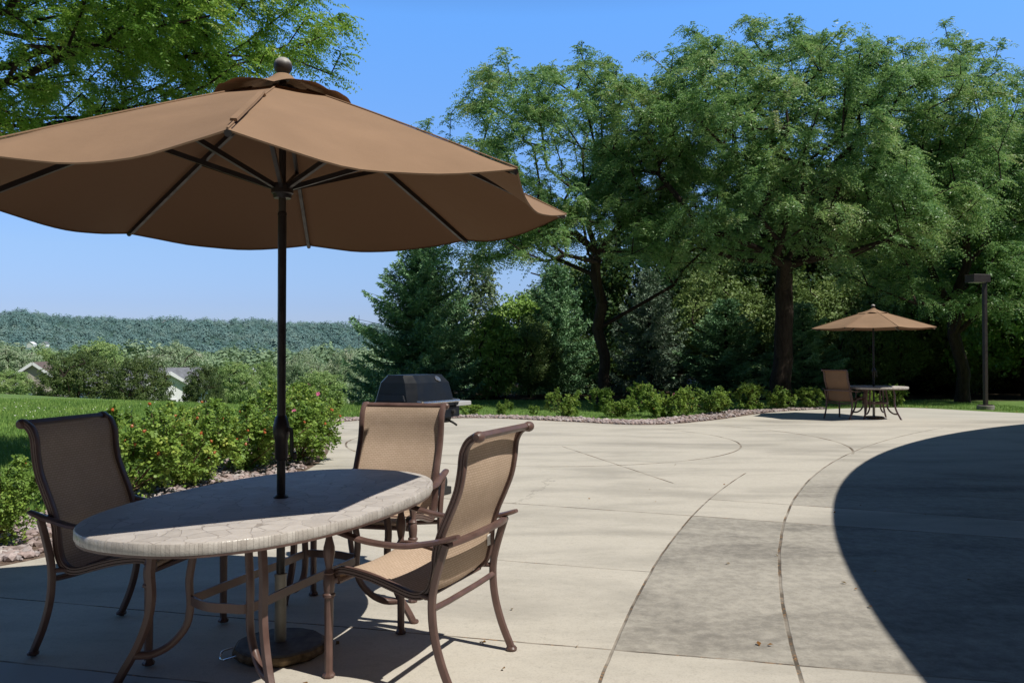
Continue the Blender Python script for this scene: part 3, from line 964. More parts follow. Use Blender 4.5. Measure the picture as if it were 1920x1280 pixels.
def wishbone(root, base, d, z_top, zsplit=.12):
    d = nrm((d[0], d[1], 0)); b = np.array([base[0], base[1], 0.0])
    sec = fluted(20, .0195, .004, 5)
    e = lambda r, z: b + d * r + np.array([0, 0, z])
    up = np.cross(d, (0, 0, 1))
    mb = MB()
    o = catmull([e(.0, z_top), e(.02, .58), e(.035, .47), e(.03, .36), (e(.045, .26)), e(.085, .15), e(.14, .05), e(.165, .0)], 4)
    mb.sweep(o, sec, up=up)
    i = catmull([e(-.15, z_top), e(-.14, .55), e(-.12, .42), e(-.125, .32), e(-.11, .23), e(-.05, .155), (e(.02, .118)), e(.095, .115)], 4)
    mb.sweep(i, circ(14, .0165), up=up)
    mb.lathe([(.018, 0), (.024, .004), (.022, .014)], tuple(e(.165, 0)), 12)
    mb.build('leg', M['bronze'], root)
    return e(-.125, .335)
rp = []
for bx_, by_, dx_, dy_ in ((-.48, .265, -.5, .866), (-.50, -.255, -.557, -.83), (.48, -.265, .5, -.866), (.50, .255, .557, .83)):
    rp.append(wishbone(tbl, (bx_, by_), (dx_, dy_), .655))
mb = MB()
ringpts = []
for k in range(4):
    p, q = rp[k], rp[(k + 1) % 4]
    m = (p + q) / 2
    inward = nrm(np.array([-m[0], -m[1], 0])) * (.0 if abs(p[0] - q[0]) > .2 else -.05)
    ringpts += [p, p * .75 + q * .25 + inward * .7, m + inward, p * .25 + q * .75 + inward * .7]
mb.sweep(catmull(ringpts + [ringpts[0]], 4)[:-1], [(-.005, -.019), (.005, -.019), (.005, .019), (-.005, .019)], closed=True)
mb.build('ring_stretcher', M['bronze'], tbl)
for p_, q_ in (((-.62, -.2, .646), (.62, -.2, .646)), ((-.62, .2, .646), (.62, .2, .646)), ((-.5, -.19, .643), (-.5, .19, .643)), ((.5, -.19, .643), (.5, .19, .643))):
    mb = MB(); mb.sweep([p_, q_], [(-.015, -.008), (.015, -.008), (.015, .008), (-.015, .008)]); mb.build('top_support', M['bronze'], tbl)

# --- umbrella
def umbrella(name, label, loc, ang0, dz=0.0, Rr=1.35, rise=.58, slack=1.0):
    root = thing(name, label, 'umbrella', loc, 0)
    zr = 2.05 - dz; za = zr + rise; zf = za - .07
    A = [ang0 + TAU * k / 8 for k in range(8)]
    rv = .17
    def canopy_z(r): return za - (za - zr) * (r / Rr) ** 1.06
    # main canopy
    nr, na = 20, 14
    rng = random.Random(3)
    P = []
    for i in range(nr + 1):
        r = rv + (Rr - rv) * i / nr
        row = []
        for k in range(8):
            a0, a1 = A[k], A[k] + TAU / 8
            p0 = np.array([r * math.cos(a0), r * math.sin(a0), canopy_z(r)]); p1 = np.array([r * math.cos(a1), r * math.sin(a1), canopy_z(r)])
            for j in range(na):
                t = j / na
                q = p0 * (1 - t) + p1 * t
                f = r / Rr
                sg = math.sin(math.pi * t)
                q[2] -= sg * (.05 * f ** 4 + .01 * f) * slack
                q[:2] *= 1 - .04 * sg * f ** 3
                q[2] += .006 * noise.noise(Vector((q[0] * 2.2, q[1] * 2.2, 4.0))) * math.sin(math.pi * t)
                q[2] += .004 * noise.noise(Vector((q[0] * 5, q[1] * 5, 1.3))) * f
                row.append(q)
        row.append(row[0]); P.append(row)
    # short hem turned under
    hem = [np.array([p[0] * .996, p[1] * .996, p[2] - .005]) for p in P[-1]]
    mb = MB(); mb.grid(P + [hem])
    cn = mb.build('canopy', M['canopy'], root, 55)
    # seam piping along each rib
    mb = MB()
    for k in range(8):
        pts = [(r * math.cos(A[k]), r * math.sin(A[k]), canopy_z(r) + .0035) for r in np.linspace(rv, Rr, 14)]
        mb.sweep(pts, circ(5, .0035))
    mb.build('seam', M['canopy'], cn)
    # vent cap with wavy edge
    P = []
    nr = 8
    for i in range(nr + 1):
        f = i / nr; r = .035 + (.315 - .035) * f
        row = []
        for k in range(8 * na + 1):
            a = ang0 + TAU * k / (8 * na)
            t = (k % na) / na
            zz = zf + .108 - .128 * f ** .72 + f ** 2 * (.027 * math.sin(math.pi * t) ** 2 * (1 if (k // na) % 2 else .7) + .006 * math.sin(3 * math.pi * t) + .007 * math.sin(5 * a))
            rr = r * (1 - .04 * math.sin(math.pi * t) * f)
            row.append((rr * math.cos(a), rr * math.sin(a), zz))
        P.append(row)
    mb = MB(); mb.grid(P); mb.build('vent_cap', M['canopy_plain'], cn, 60)
    # rib pocket strap on the front rib
    mb = MB()
    a = A[0]
    mb.sweep([(r * math.cos(a), r * math.sin(a), canopy_z(r) + h) for r, h in ((.62, .004), (.66, .022), (.74, .016), (.9, .012), (1.1, .011), (1.25, .010))], [(-.012, -.003), (.012, -.003), (.01, .006), (-.01, .006)])
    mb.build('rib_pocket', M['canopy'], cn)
    # ribs and struts
    zh = za - .5 if rise > .5 else za - .33
    for k in range(8):
        c, s = math.cos(A[k]), math.sin(A[k])
        mb = MB()
        mb.sweep([(r * c, r * s, canopy_z(r) - .016) for r in (.03, .5, 1.0, Rr - .03)], [(-.009, -.012), (.009, -.012), (.009, .012), (-.009, .012)])
        mb.sweep([(r * c, r * s, canopy_z(r) - .014) for r in (Rr - .06, Rr - .006)], circ(8, .012))
        rb = mb.build('rib', M['dark_metal'], root)
        mb = MB()
        rs = .63
        mb.sweep([(.04 * c, .04 * s, zh + .012), (rs * c, rs * s, canopy_z(rs) - .034)], [(-.009, -.011), (.009, -.011), (.009, .011), (-.009, .011)])
        mb.build('strut', M['dark_metal'], rb)
    mb = MB(); mb.lathe([(.02, zh - .04), (.04, zh - .038), (.044, zh - .02), (.05, zh - .015), (.05, zh + .02), (.042, zh + .03), (.02, zh + .032)], n=20)
    mb.build('runner_hub', M['dark_metal'], root)
    mb = MB(); mb.lathe([(.02, za - .06), (.05, za - .055), (.05, za - .015), (.02, za - .01)], n=20)
    mb.build('top_hub', M['dark_metal'], root)
    mb = MB(); mb.lathe([(.0195, .75), (.0195, zh - .12), (.021, zh - .12), (.021, zh - .105), (.0165, zh - .1), (.0165, zf + .08)], n=20)
    mb.build('pole', M['dark_metal'], root)
    mb = MB(); mb.lathe([(.0172, zh - .1), (.0172, zh - .036)], n=16)
    mb.build('inner_tube', M['pole_inner'], root)
    mb = MB(); mb.lathe([(.0195, .3), (.0195, .75)], n=20); mb.build('lower_pole', M['dark_metal'], root)
    mb = MB(); mb.lathe([(.024, .88), (.029, .89), (.03, .975), (.033, .98), (.038, 1.01), (.038, 1.035), (.03, 1.07), (.023, 1.085)], n=20)
    hs = mb.build('crank_housing', M['dark_metal'], root)
    mb = MB()
    mb.sweep(catmull([(.03, -.012, 1.02), (.05, -.022, 1.022), (.054, -.024, .99), (.056, -.025, .93), (.058, -.025, .9)], 4), [(-.009, -.004), (.009, -.004), (.009, .004), (-.009, .004)], up=(0, 1, 0))
    mb.lathe([(.008, -.01), (.011, 0), (.011, .02), (.006, .026)], (.068, -.025, .895), 10)
    mb.build('crank_handle', M['dark_metal'], hs)
    mb = MB(); mb.lathe([(.019, .7), (.034, .702), (.034, .712), (.021, .722)], n=20); mb.build('table_ring', M['dark_metal'], root)
    # finial
    mb = MB(); mb.lathe([(.02, zf + .08), (.03, zf + .084), (.034, zf + .094), (.022, zf + .102), (.018, zf + .11)], n=18)
    mb.build('finial_collar', M['galv'], root)
    mb = MB(); c0 = zf + .148
    mb.lathe([(.042 * math.sin(math.pi * q / 14) + .0005, c0 - .042 * math.cos(math.pi * q / 14)) for q in range(15)], n=22)
    fm = NG('finial_tone')
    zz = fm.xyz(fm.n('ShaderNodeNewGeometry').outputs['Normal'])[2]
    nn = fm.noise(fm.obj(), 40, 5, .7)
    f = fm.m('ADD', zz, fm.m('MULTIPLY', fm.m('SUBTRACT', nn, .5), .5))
    cc = fm.ramp(fm.smooth(f, -.1, .55), [(0, (.035, .025, .022)), (.6, (.13, .12, .12)), (1, (.42, .4, .37))])  # paler where the ball faces up, dark below
    mb.build('finial', fm.done(fm.bsdf(cc, .5)), root)
    # base
    mb = MB(); mb.lathe([(.026, .05), (.0265, .06), (.0265, .345), (.0285, .35), (.0285, .36), (.021, .362)], n=20)
    mb.build('base_sleeve', M['galv'], root)
    rr = random.Random(8)
    jit = [1 + rr.uniform(-.02, .02) for _ in range(40)]
    mb = MB(); mb.lathe([(.2, .004), (.207, .012), (.21, .028), (.202, .042)], n=40, sec=lambda a, z: jit[int(a / TAU * 40 + .5) % 40])
    bs = mb.build('base_stone', M['stonerim'], root, 25)
    mb = MB(); mb.lathe([(.198, .0425), (.19, .049), (.03, .052)], n=40, sec=lambda a, z: jit[int(a / TAU * 40 + .5) % 40])
    mb.build('base_top', M['stonebase'], bs, 25)
    mb = MB()
    a = R(205)
    q = np.array([math.cos(a), math.sin(a), 0]); sdv = np.array([-math.sin(a), math.cos(a), 0])
    mb.sweep(catmull([q * .2 + sdv * .06 + np.array([0, 0, .03]), q * .25 + sdv * .055 + np.array([0, 0, .02]), q * .262 + np.array([0, 0, .008]), q * .25 - sdv * .055 + np.array([0, 0, .02]), q * .2 - sdv * .06 + np.array([0, 0, .03])], 4), circ(6, .004))
    mb.build('base_handle', M['chrome'], bs)
    return root
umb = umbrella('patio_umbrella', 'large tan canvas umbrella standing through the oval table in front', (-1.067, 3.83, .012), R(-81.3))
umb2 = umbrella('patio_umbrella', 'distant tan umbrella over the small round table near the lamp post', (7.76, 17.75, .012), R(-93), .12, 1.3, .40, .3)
for o in list(umb2.children_recursive):
    if o.name.startswith('rib_pocket'): bpy.data.objects.remove(o)

# --- far round table
ft = thing('round_table', 'small round stone table on thin curved legs near the lamp post', 'table', (7.80, 17.78, .012), R(20))
table_top(ft, .66, .66, .69, 64)
for k in range(4):
    a = TAU * k / 4 + .4
    wishbone(ft, (.38 * math.cos(a), .38 * math.sin(a)), (math.cos(a), math.sin(a)), .64)
mb = MB(); mb.sweep([(.26 * math.cos(TAU * k / 32), .26 * math.sin(TAU * k / 32), .335) for k in range(32)], [(-.005, -.019), (.005, -.019), (.005, .019), (-.005, .019)], closed=True)
mb.build('ring_stretcher', M['bronze'], ft)

# --- grill
gr = thing('gas_grill', 'black hooded gas grill with grey side shelves behind the sunlit chair', 'grill', (-.95, 8.1, .012), R(57))
def octo(x, y, ch, z, dx=0, dy=0):
    return [(-x + ch + dx, -y + dy, z), (x - ch + dx, -y + dy, z), (x + dx, -y + ch + dy, z), (x + dx, y - ch + dy, z), (x - ch + dx, y + dy, z), (-x + ch + dx, y + dy, z), (-x + dx, y - ch + dy, z), (-x + dx, -y + ch + dy, z)]
mb = MB(); mb.loft([octo(.36, .28, .03, .87), octo(.365, .285, .03, .895), octo(.365, .285, .03, .9), octo(.35, .27, .075, .91), octo(.325, .225, .08, 1.1), octo(.295, .17, .07, 1.155), octo(.285, .155, .06, 1.172)])
lid = mb.build('lid', M['grill_black'], gr, 20)
mb = MB(); mb.sweep(catmull([(-.27, -.255, .925), (-.27, -.32, .92), (-.24, -.33, .918), (.24, -.33, .918), (.27, -.32, .92), (.27, -.255, .925)], 4), circ(8, .013))
mb.build('lid_handle', M['chrome'], lid)
mb = MB(); mb.lathe([(.001, .0), (.034, .001), (.036, .006), (.03, .011), (.001, .013)], n=20)
th = mb.build('thermometer', M['chrome'], lid, loc=(.1, -.2, 1.13), rot=(R(45), 0, 0))
for sx in (-1, 1):
    mb = MB()
    mb.loft([octo(.012, .18, .004, .93, sx * .352), octo(.01, .15, .004, .985, sx * .345)])
    mb.build('lid_end', M['grill_black'], lid)
mb = MB(); mb.loft([octo(.31, .22, .04, .7), octo(.35, .27, .03, .868)]); mb.build('firebox', M['grill_black'], gr, 25)
mb = MB(); mb.box((0, -.285, .81), (.66, .02, .1)); pn = mb.build('control_panel', M['grill_black'], gr, 0)
for x in (-.22, 0, .22):
    mb = MB(); mb.lathe([(.022, 0), (.024, .01), (.018, .03)], n=14); mb.build('knob', M['rubber'], pn, loc=(x, -.296, .81), rot=(R(90), 0, 0))
for sx in (-1, 1):
    mb = MB(); x0 = .40; hl = .135 if sx > 0 else .06; mb.loft([octo(hl, .2, .02, .85, sx * (x0 + hl)), octo(hl + .005, .205, .02, .855, sx * (x0 + hl)), octo(hl + .005, .205, .02, .887, sx * (x0 + hl)), octo(hl, .2, .02, .893, sx * (x0 + hl))])
    mb.build('side_shelf', M['grill_grey'], gr, 30)
    for yy in (-.16, .16):
        mb = MB(); mb.sweep([(sx * .34, yy, .838), (sx * .47, yy, .836)], circ(6, .01)); mb.build('shelf_bracket', M['grill_black'], gr)
    for sy in (-1, 1):
        mb = MB(); mb.sweep([(sx * .1, sy * .1, .72), (sx * .1, sy * .1, .06 if sx < 0 else .1)], [(-.018, -.018), (.018, -.018), (.018, .018), (-.018, .018)]); mb.build('cart_leg', M['grill_black'], gr)
mb = MB(); mb.box((0, 0, .17), (.34, .26, .02)); mb.build('bottom_shelf', M['grill_black'], gr, 0)
mb = MB(); mb.lathe([(.1, .2), (.15, .22), (.155, .45), (.13, .52), (.05, .56), (.04, .62)], n=20); mb.build('gas_cylinder', M['grill_grey'], gr, loc=(-.08, .02, -.02))
for sy in (-1, 1):
    mb = MB(); mb.lathe([(.03, -.02), (.085, -.02), (.1, -.012), (.1, .012), (.085, .02), (.03, .02)], n=24)
    mb.build('wheel', M['rubber'], gr, loc=(.2, sy * .16, .1), rot=(R(90), 0, 0))
mb = MB(); mb.box((.17, -.24, .04), (.14, .05, .07)); mb.build('wheel_stop', M['rubber'], gr, 0)
mb = MB(); mb.sweep([(.22, -.22, .73), (.26, -.27, .70), (.29, -.29, .675)], ribbed_bar(.05, .02)); mb.build('bottle_hook', M['rubber'], gr)

# --- lamp post
lp = thing('lamp_post', 'square dark bronze lamp post with a flat box head on the grass edge', 'lamp post', (11.93, 20.85, 0))
mb = MB(); mb.lathe([(.2, -.1), (.2, .1), (.19, .11)], n=24); mb.build('concrete_footing', M['footing'], lp)
mb = MB(); mb.box((0, 0, .122), (.24, .24, .02)); mb.build('base_plate', M['lamp_bronze'], lp, 0)
mb = MB(); mb.sweep([(0, 0, .13), (0, 0, 3.36)], [(-.042, -.042), (.042, -.042), (.042, .042), (-.042, .042)]); mb.build('post', M['lamp_bronze'], lp)
mb = MB(); mb.loft([[(-.45, -.15, 3.2), (.045, -.15, 3.2), (.045, .15, 3.2), (-.45, .15, 3.2)], [(-.45, -.15, 3.385), (.045, -.15, 3.385), (.045, .15, 3.385), (-.45, .15, 3.385)], [(-.44, -.14, 3.395), (.035, -.14, 3.395), (.035, .14, 3.395), (-.44, .14, 3.395)]])
hd = mb.build('lamp_head', M['lamp_bronze'], lp, 20)
mb = MB(); mb.box((-.22, 0, 3.197), (.33, .22, .012)); mb.build('lens', M['lens'], hd, 0)
lp.rotation_euler.z = R(14)

# ------------------------------------------------------------------ round building whose eave throws the curved shadow
bd = thing('round_building', 'curved buff building with a flat overhanging roof beside the patio', 'building', (SH[0], SH[1], 0))
def arc(r, z, a0=88, a1=272, n=120): return [(r * math.cos(R(a0 + (a1 - a0) * k / n)), r * math.sin(R(a0 + (a1 - a0) * k / n)), z) for k in range(n + 1)]
mb = MB(); mb.loft([arc(SH[2] - 1.6, 0), arc(SH[2] - 1.6, EAVE - .3), arc(SH[2] - 2.0, EAVE - .3), arc(SH[2] - 2.0, 0)]); mb.build('wall', M['brick'], bd)
mb = MB(); mb.loft([arc(SH[2] - .03, EAVE - .3), arc(SH[2], EAVE - .29), arc(SH[2], EAVE), arc(SH[2] - .1, EAVE + .02), [(0, 0, EAVE + .3)] * 121, [(0, 0, EAVE - .28)] * 121], cap=False)
bm_o = mb.build('roof', M['fascia'], bd, 30)
for k in range(8):
    a = R(105 + 20 * k); rr = SH[2] - 1.6
    mb = MB(); mb.box((0, 0, 0), (.06, 1.7, 1.5)); w = mb.build('window', M['trim'], bd, 0, loc=(rr * math.cos(a), rr * math.sin(a), 1.65), rot=(0, 0, a))
    mb = MB(); mb.box((.033, 0, 0), (.02, 1.56, 1.36)); mb.build('pane', M['glass'], w, 0)

mb = MB(); mb.loft([arc(SH[2] - 3.3, EAVE), arc(SH[2] - 3.3, 8), arc(SH[2] - 4, 8), arc(SH[2] - 4, EAVE)]); mb.build('upper_blocker', M['blockerbrick'], bd)  # unseen upper storey, added dark to reduce sky fill
wg = thing('sky_blocker', 'unseen dark brick block added behind the viewpoint to cut sky light', 'building', (-3, -9, 0))  # added out of view to block sky light from behind
mb = MB(); mb.box((0, 0, 4), (30, 6, 8)); mb.build('wall', M['blockerbrick'], wg, 0)
mb = MB(); mb.box((0, 0, 8.15), (30.8, 6.8, .3)); mb.build('roof', M['fascia'], wg, 0)
for k in range(6):
    mb = MB(); mb.box((-11.5 + 4.6 * k, 3.02, 1.7), (2.2, .08, 1.6)); w = mb.build('window', M['fascia'], wg, 0)
    mb = MB(); mb.box((-11.5 + 4.6 * k, 3.07, 1.7), (2.0, .03, 1.4)); mb.build('pane', M['glass'], w, 0)

# ------------------------------------------------------------------ roses
def rose_meshes(seed, rx=.62, h=.85, n=120, per=12, ll=.043, hole=-.2):
    rng = np.random.default_rng(seed)
    ells = [((0, 0, h * .56), (rx, rx, h * .46)), ((rx * .45, .1, h * .6), (rx * .5, rx * .5, h * .34)), ((-rx * .5, -.1, h * .5), (rx * .5, rx * .45, h * .34))]
    pts = sample_ell(rng, ells, n, .5, hole, 2.6, .1)
    A, par, r, kids = skeleton(rng, (0, 0, -.03), (0, 0, .05), .03, pts, .7)
    st = branch_mesh('canes', A, par, np.minimum(r, .014), M['cane'], 0, (6, 5, 4))
    ids = np.arange(6, len(A))
    reps = np.repeat(ids, per)
    s = rng.random(len(reps))[:, None] ** .5
    O = A[par[reps]] * (1 - s) + A[reps] * s + rng.normal(0, .022, (len(reps), 3))
    out = unit(A[reps] - np.array([0, 0, h * .4]))
    D = unit(out * .6 + rng.normal(0, .6, (len(reps), 3)) + np.array([0, 0, .25]))
    Q, rn = fronds(rng, O, D, .085 * rng.uniform(.7, 1.3, len(reps)), 4, ll, ll * .72, .35)
    top = A[6:][np.argsort(-(A[6:, 2] + .6 * np.linalg.norm(A[6:, :2], axis=1)))]
    return st, quads_mesh('foliage', Q, M['rose'], rn), top
def rose_bits():
    mb = MB(); mb.lathe([(.001, -.014), (.01, -.011), (.015, 0), (.012, .009), (.005, .014), (.008, .019), (.001, .018)], n=8)
    hip = mb.mesh('hip', M['hip'])
    mb = MB()
    for k in range(5):
        a = TAU * k / 5
        c, s = math.cos(a), math.sin(a)
        P = [[(r * c - w * s, r * s + w * c, z) for w in (-ww, 0, ww)] for r, ww, z in ((.003, .003, 0), (.018, .017, .006), (.034, .02, .012), (.042, .01, .01))]
        mb.grid(P)
    mb.lathe([(.007, 0), (.006, .008), (.001, .01)], n=8)
    return hip, mb.mesh('flower', M['petal'])
HIP, FLOWER = rose_bits()
ROSES = [rose_meshes(11), rose_meshes(12, .55, .9), rose_meshes(13, .6, .75)]
ROSESMALL = [rose_meshes(21, .5, .85, 60, 15, .05, .05), rose_meshes(22, .6, .75, 70, 15, .05, .05)]
def rose(label, kind, loc, rz, sc, nh=0, nf=0, seed=0, group=None):
    ms = (ROSES + ROSESMALL)[kind]
    t = thing('rose_bush', label, 'rose bush', loc, rz, group); t.scale = sc
    link_mesh('canes', ms[0], None, t); link_mesh('foliage', ms[1], None, t)
    rng = random.Random(seed)
    top = ms[2]
    for k in range(nh + nf):
        p = top[min(len(top) - 1, int(rng.random() * len(top) * .8))]
        q = p + np.array([rng.gauss(0, .05), rng.gauss(0, .05), rng.gauss(.0, .03)])
        q[:2] *= 1.1
        o = link_mesh('hip' if k < nh else 'flower', HIP if k < nh else FLOWER, None, t, tuple(q), (rng.uniform(-1, 1), rng.uniform(-1, 1), rng.uniform(0, 6)))
        if k >= nh:
            o.location.z += .07
    return t
G1 = 'rose bushes in the hedge on the left'
rose('small rose bush with orange hips at the left frame edge, by the rocks', 1, (-3.68, 5.8, 0), .4, (.62, .62, .74), 9, 0, 1)
rose('rose bush directly behind the shaded chair, nearest in the hedge', 0, (-3.62, 7.75, 0), 0, (1, 1, 1.04), 26, 0, 2, G1)
rose('rose bush with many hips just beyond the nearest hedge bush', 2, (-3.42, 8.75, 0), 1.7, (.95, .95, 1.06), 26, 1, 3, G1)
rose('full rose bush left of the umbrella pole in the hedge', 1, (-3.12, 9.75, 0), 3.0, (1.12, 1.12, .98), 28, 0, 4, G1)
rose('rose bush right of the umbrella pole leaning over the concrete', 0, (-2.72, 10.6, 0), 4.4, (1.06, 1.06, .96), 26, 0, 5, G1)
rose('rose bush at the back of the hedge with a pink bloom', 2, (-3.35, 12.2, 0), .9, (1.1, 1.1, 1.2), 14, 1, 6, G1)
rose('rose bush with a pink bloom at the far end of the hedge', 1, (-3.55, 14.6, 0), 2.2, (.95, .95, 1.0), 8, 2, 7, G1)
G2 = 'rose bushes in the bed along the back of the patio'
H_, F_ = 1.366, 1550
BACK = [
 (882, 778, 50, 19, 'low thin rose bush right of the grill'), (946, 778, 34, 30, 'small upright rose bush between the grill and the first back bush'),
 (1002, 778, 24, 18, 'tiny rose bush left of the dense bush at the back bed'), (1058, 783, 62, 58, 'dense rounded rose bush, first large one of the back bed'),
 (1128, 772, 56, 46, 'straggly rose bush leaning left under the multi-stemmed tree'), (1166, 783, 60, 42, 'low open rose bush in front of the multi-stemmed tree'),
 (1208, 772, 66, 56, 'pale green rose bush right of the multi-stemmed tree'), (1246, 782, 80, 62, 'tallest rose bush of the back bed with a red bloom on top'),
 (1288, 780, 58, 56, 'bushy rose beside the tallest one of the back bed'), (1337, 776, 76, 54, 'spreading rose bush with bare stems before the dark pines'),
 (1413, 770, 80, 52, 'rose bush with orange hips left of the thick trunk'), (1474, 768, 62, 46, 'rose bush with a pink bloom at the foot of the thick trunk'),
 (1524, 767, 58, 42, 'yellowish rose bush left of the distant chair'), (1640, 764, 40, 34, 'rose bush seen under the small round table'), (1688, 763, 46, 42, 'yellow-green rose bush right of the distant umbrella pole')]
for k, (u, v, w, h, lab) in enumerate(BACK):
    D = H_ * F_ / (v - 665); X = (u - 960) / F_ * D
    D += .3
    s = w * D / F_ / 1.15; sz = h * D / F_ / .84
    rose(lab, 3 + k % 2, (X, D, 0), k * 1.3, (s, s, sz), 3 if k in (7, 10, 11, 8) else 0, 1 if k in (0, 7, 11) else 0, 40 + k, G2)

# ------------------------------------------------------------------ trees on the right
G3 = 'honey locust trees beside the patio'
locust('honey_locust', 'multi-stemmed feathery tree left of the thick-trunked one, behind the roses', 'tree', (2.55, 23.2, 0), (2.6, 23.2, 1.35), .155,
       [((1.5, 22.8, 6.9), (3.7, 3.3, 2.4)), ((4.3, 23.4, 6.0), (2.3, 2.6, 2.2)), ((-.4, 22.6, 5.2), (2.0, 2.0, 1.3)), ((1.6, 22.3, 4.4), (2.4, 2.0, 1.1)), ((-1.2, 22.6, 6.9), (1.7, 1.6, 1.3))], 31, 1000, 18, 0.105, .028, .44, 8, M['locust'], .62, .32, -.17, G3, lead=(2.3, 23.1, 5))
locust('honey_locust', 'largest feathery tree with a thick dark trunk in the middle of the grove', 'tree', (7.25, 22.2, 0), (7.3, 22.2, 3.1), .235,
       [((6.6, 22.0, 7.2), (4.2, 3.8, 2.75)), ((9.6, 22.2, 6.7), (3.1, 3.2, 2.6)), ((4.7, 21.7, 6.2), (2.4, 2.4, 2.3)), ((7.4, 21.3, 4.95), (4.0, 2.3, 1.25))], 32, 1400, 18, 0.105, .028, .44, 8, M['locust'], .62, .3, -.13, G3, lead=(7.4, 22.2, 6.5))
locust('honey_locust', 'feathery tree with a low forked trunk behind the lamp post', 'tree', (13.0, 23.9, 0), (13.05, 23.9, .95), .17,
       [((12.7, 24.0, 7.4), (2.7, 2.6, 3.0)), ((14.3, 24.4, 5.4), (2.6, 2.4, 2.6)), ((11.4, 23.6, 5.3), (2.4, 2.2, 2.2)), ((13.0, 23.0, 3.5), (2.3, 1.6, 1.0))], 33, 900, 18, 0.105, .028, .44, 8, M['locust'], .62, .35, -.2, G3, lead=(13.0, 24, 6))
b = broadleaf_meshes('linden', 41, 9, 2.9, 2.9, 4.1, 4.9, 1500, 34, .13, M['linden'], .22, .36, bot=.9)
plant('broadleaf_tree', 'bright leafy tree at the right frame edge behind the lamp post', 'tree', b, (16.6, 26.5, 0))
# wood behind
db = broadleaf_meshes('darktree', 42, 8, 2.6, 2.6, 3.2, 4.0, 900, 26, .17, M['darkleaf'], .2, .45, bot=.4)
db2 = broadleaf_meshes('darktree2', 43, 6, 2.2, 2.2, 2.2, 2.6, 800, 40, .12, M['woodleaf'], .16, .42, bot=.25)
G4 = 'trees of the wood behind the patio'
WOOD = [(0, 6.0, 37, 1.1, 'dark wood tree glimpsed between the two largest locusts'), (1, 9.5, 38, 1.25, 'olive wood tree just left of the thick trunk'), (0, 12.2, 35, 1.0, 'dark wood tree right of the thick trunk, above the distant umbrella'),
        (0, 16.5, 36, 1.45, 'tall dark wood tree above the lamp post'), (0, 21.5, 36, 1.6, 'tall dark wood tree in the far right corner'), (1, 14.2, 30, 1.0, 'shaded tree low behind the distant umbrella'),
        (1, 18.6, 30.5, .9, 'shaded tree low right of the lamp post'), (1, 22.5, 31, 1.1, 'shaded tree beyond the right frame edge'), (1, 3.0, 40, 1.2, 'olive wood tree behind the multi-stemmed tree'), (1, 11.2, 31, .85, 'shaded tree behind the distant chair'), (1, 15.6, 28.5, .62, 'dark bush behind the forked trunk, left of the lamp post'), (1, 20.2, 29, .75, 'dark bush at the right frame edge below the bright leafy tree'), (1, 12.4, 28, .6, 'dark bush between the distant umbrella and the forked trunk'),
        (0, 26, 40, 1.7, 'tall dark wood tree beyond the right frame edge'), (1, 17.2, 33, 1.3, 'dark broad tree filling the gap under the bright leafy tree'), (1, 8.2, 33, .9, 'dark bush behind the thick trunk'), (0, 13.6, 41, 1.5, 'tall dark wood tree deep behind the forked tree')]
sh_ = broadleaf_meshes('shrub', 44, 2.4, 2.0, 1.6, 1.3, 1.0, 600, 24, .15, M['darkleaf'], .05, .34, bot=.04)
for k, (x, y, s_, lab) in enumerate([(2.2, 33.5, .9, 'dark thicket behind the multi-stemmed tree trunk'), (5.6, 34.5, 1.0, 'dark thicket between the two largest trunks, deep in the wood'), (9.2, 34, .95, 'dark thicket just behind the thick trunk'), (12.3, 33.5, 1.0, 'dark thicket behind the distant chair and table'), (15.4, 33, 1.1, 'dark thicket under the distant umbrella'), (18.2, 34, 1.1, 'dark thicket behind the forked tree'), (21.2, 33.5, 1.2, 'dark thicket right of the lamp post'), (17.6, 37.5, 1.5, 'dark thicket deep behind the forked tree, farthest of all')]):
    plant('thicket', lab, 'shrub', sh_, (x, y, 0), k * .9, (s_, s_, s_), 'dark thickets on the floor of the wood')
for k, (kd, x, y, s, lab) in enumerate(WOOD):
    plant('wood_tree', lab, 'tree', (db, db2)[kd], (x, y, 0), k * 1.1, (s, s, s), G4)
# conifers and slim trees
plant('spruce_tree', 'tall dark green spruce standing alone left of the grove, behind the grill', 'tree', spruce_meshes(51, 5.35, 2.7, M['needle'], 1.4), (-2.95, 27, 0))
sp2 = spruce_meshes(52, 4.6, 1.9, M['needle'], 1.0)
plant('spruce_tree', 'dark shaded spruce behind the multi-stemmed tree', 'tree', sp2, (1.55, 29.5, 0))
plant('spruce_tree', 'grey-green spruce between the two largest trunks', 'tree', spruce_meshes(53, 4.4, 1.75, M['needleblue'], .95, .2, .1), (4.75, 28.5, 0))
plant('spruce_tree', 'low broad spruce left of the thick trunk', 'tree', sp2, (7.2, 27.8, 0), 1.2, (1.05, 1.05, .72))
plant('spruce_tree', 'low broad spruce right of the thick trunk', 'tree', sp2, (9.5, 27, 0), 2.6, (.9, .9, .68))
plant('poplar_tree', 'slender pale green poplar right of the lone spruce', 'tree', broadleaf_meshes('poplar', 61, 5, .95, .95, 2.7, 2.9, 520, 24, .11, M['poplar'], .09, .26, 'barkpale', bot=.4), (-1.45, 33.5, 0))
plant('arborvitae', 'yellowish green conical shrub between the spruce and the grove', 'shrub', broadleaf_meshes('arbor', 62, 2.6, .72, .72, 1.4, 1.35, 420, 24, .09, M['yellowgreen'], .06, .2, bot=.1), (-.55, 26.3, 0))
plant('bushy_tree', 'small yellow-green tree with open sky above, left of the multi-stemmed tree', 'tree', broadleaf_meshes('bushy', 63, 3.4, 1.2, 1.2, 1.6, 1.9, 480, 24, .12, M['yellowgreen'], .08, .3, bot=.2), (.45, 31, 0))
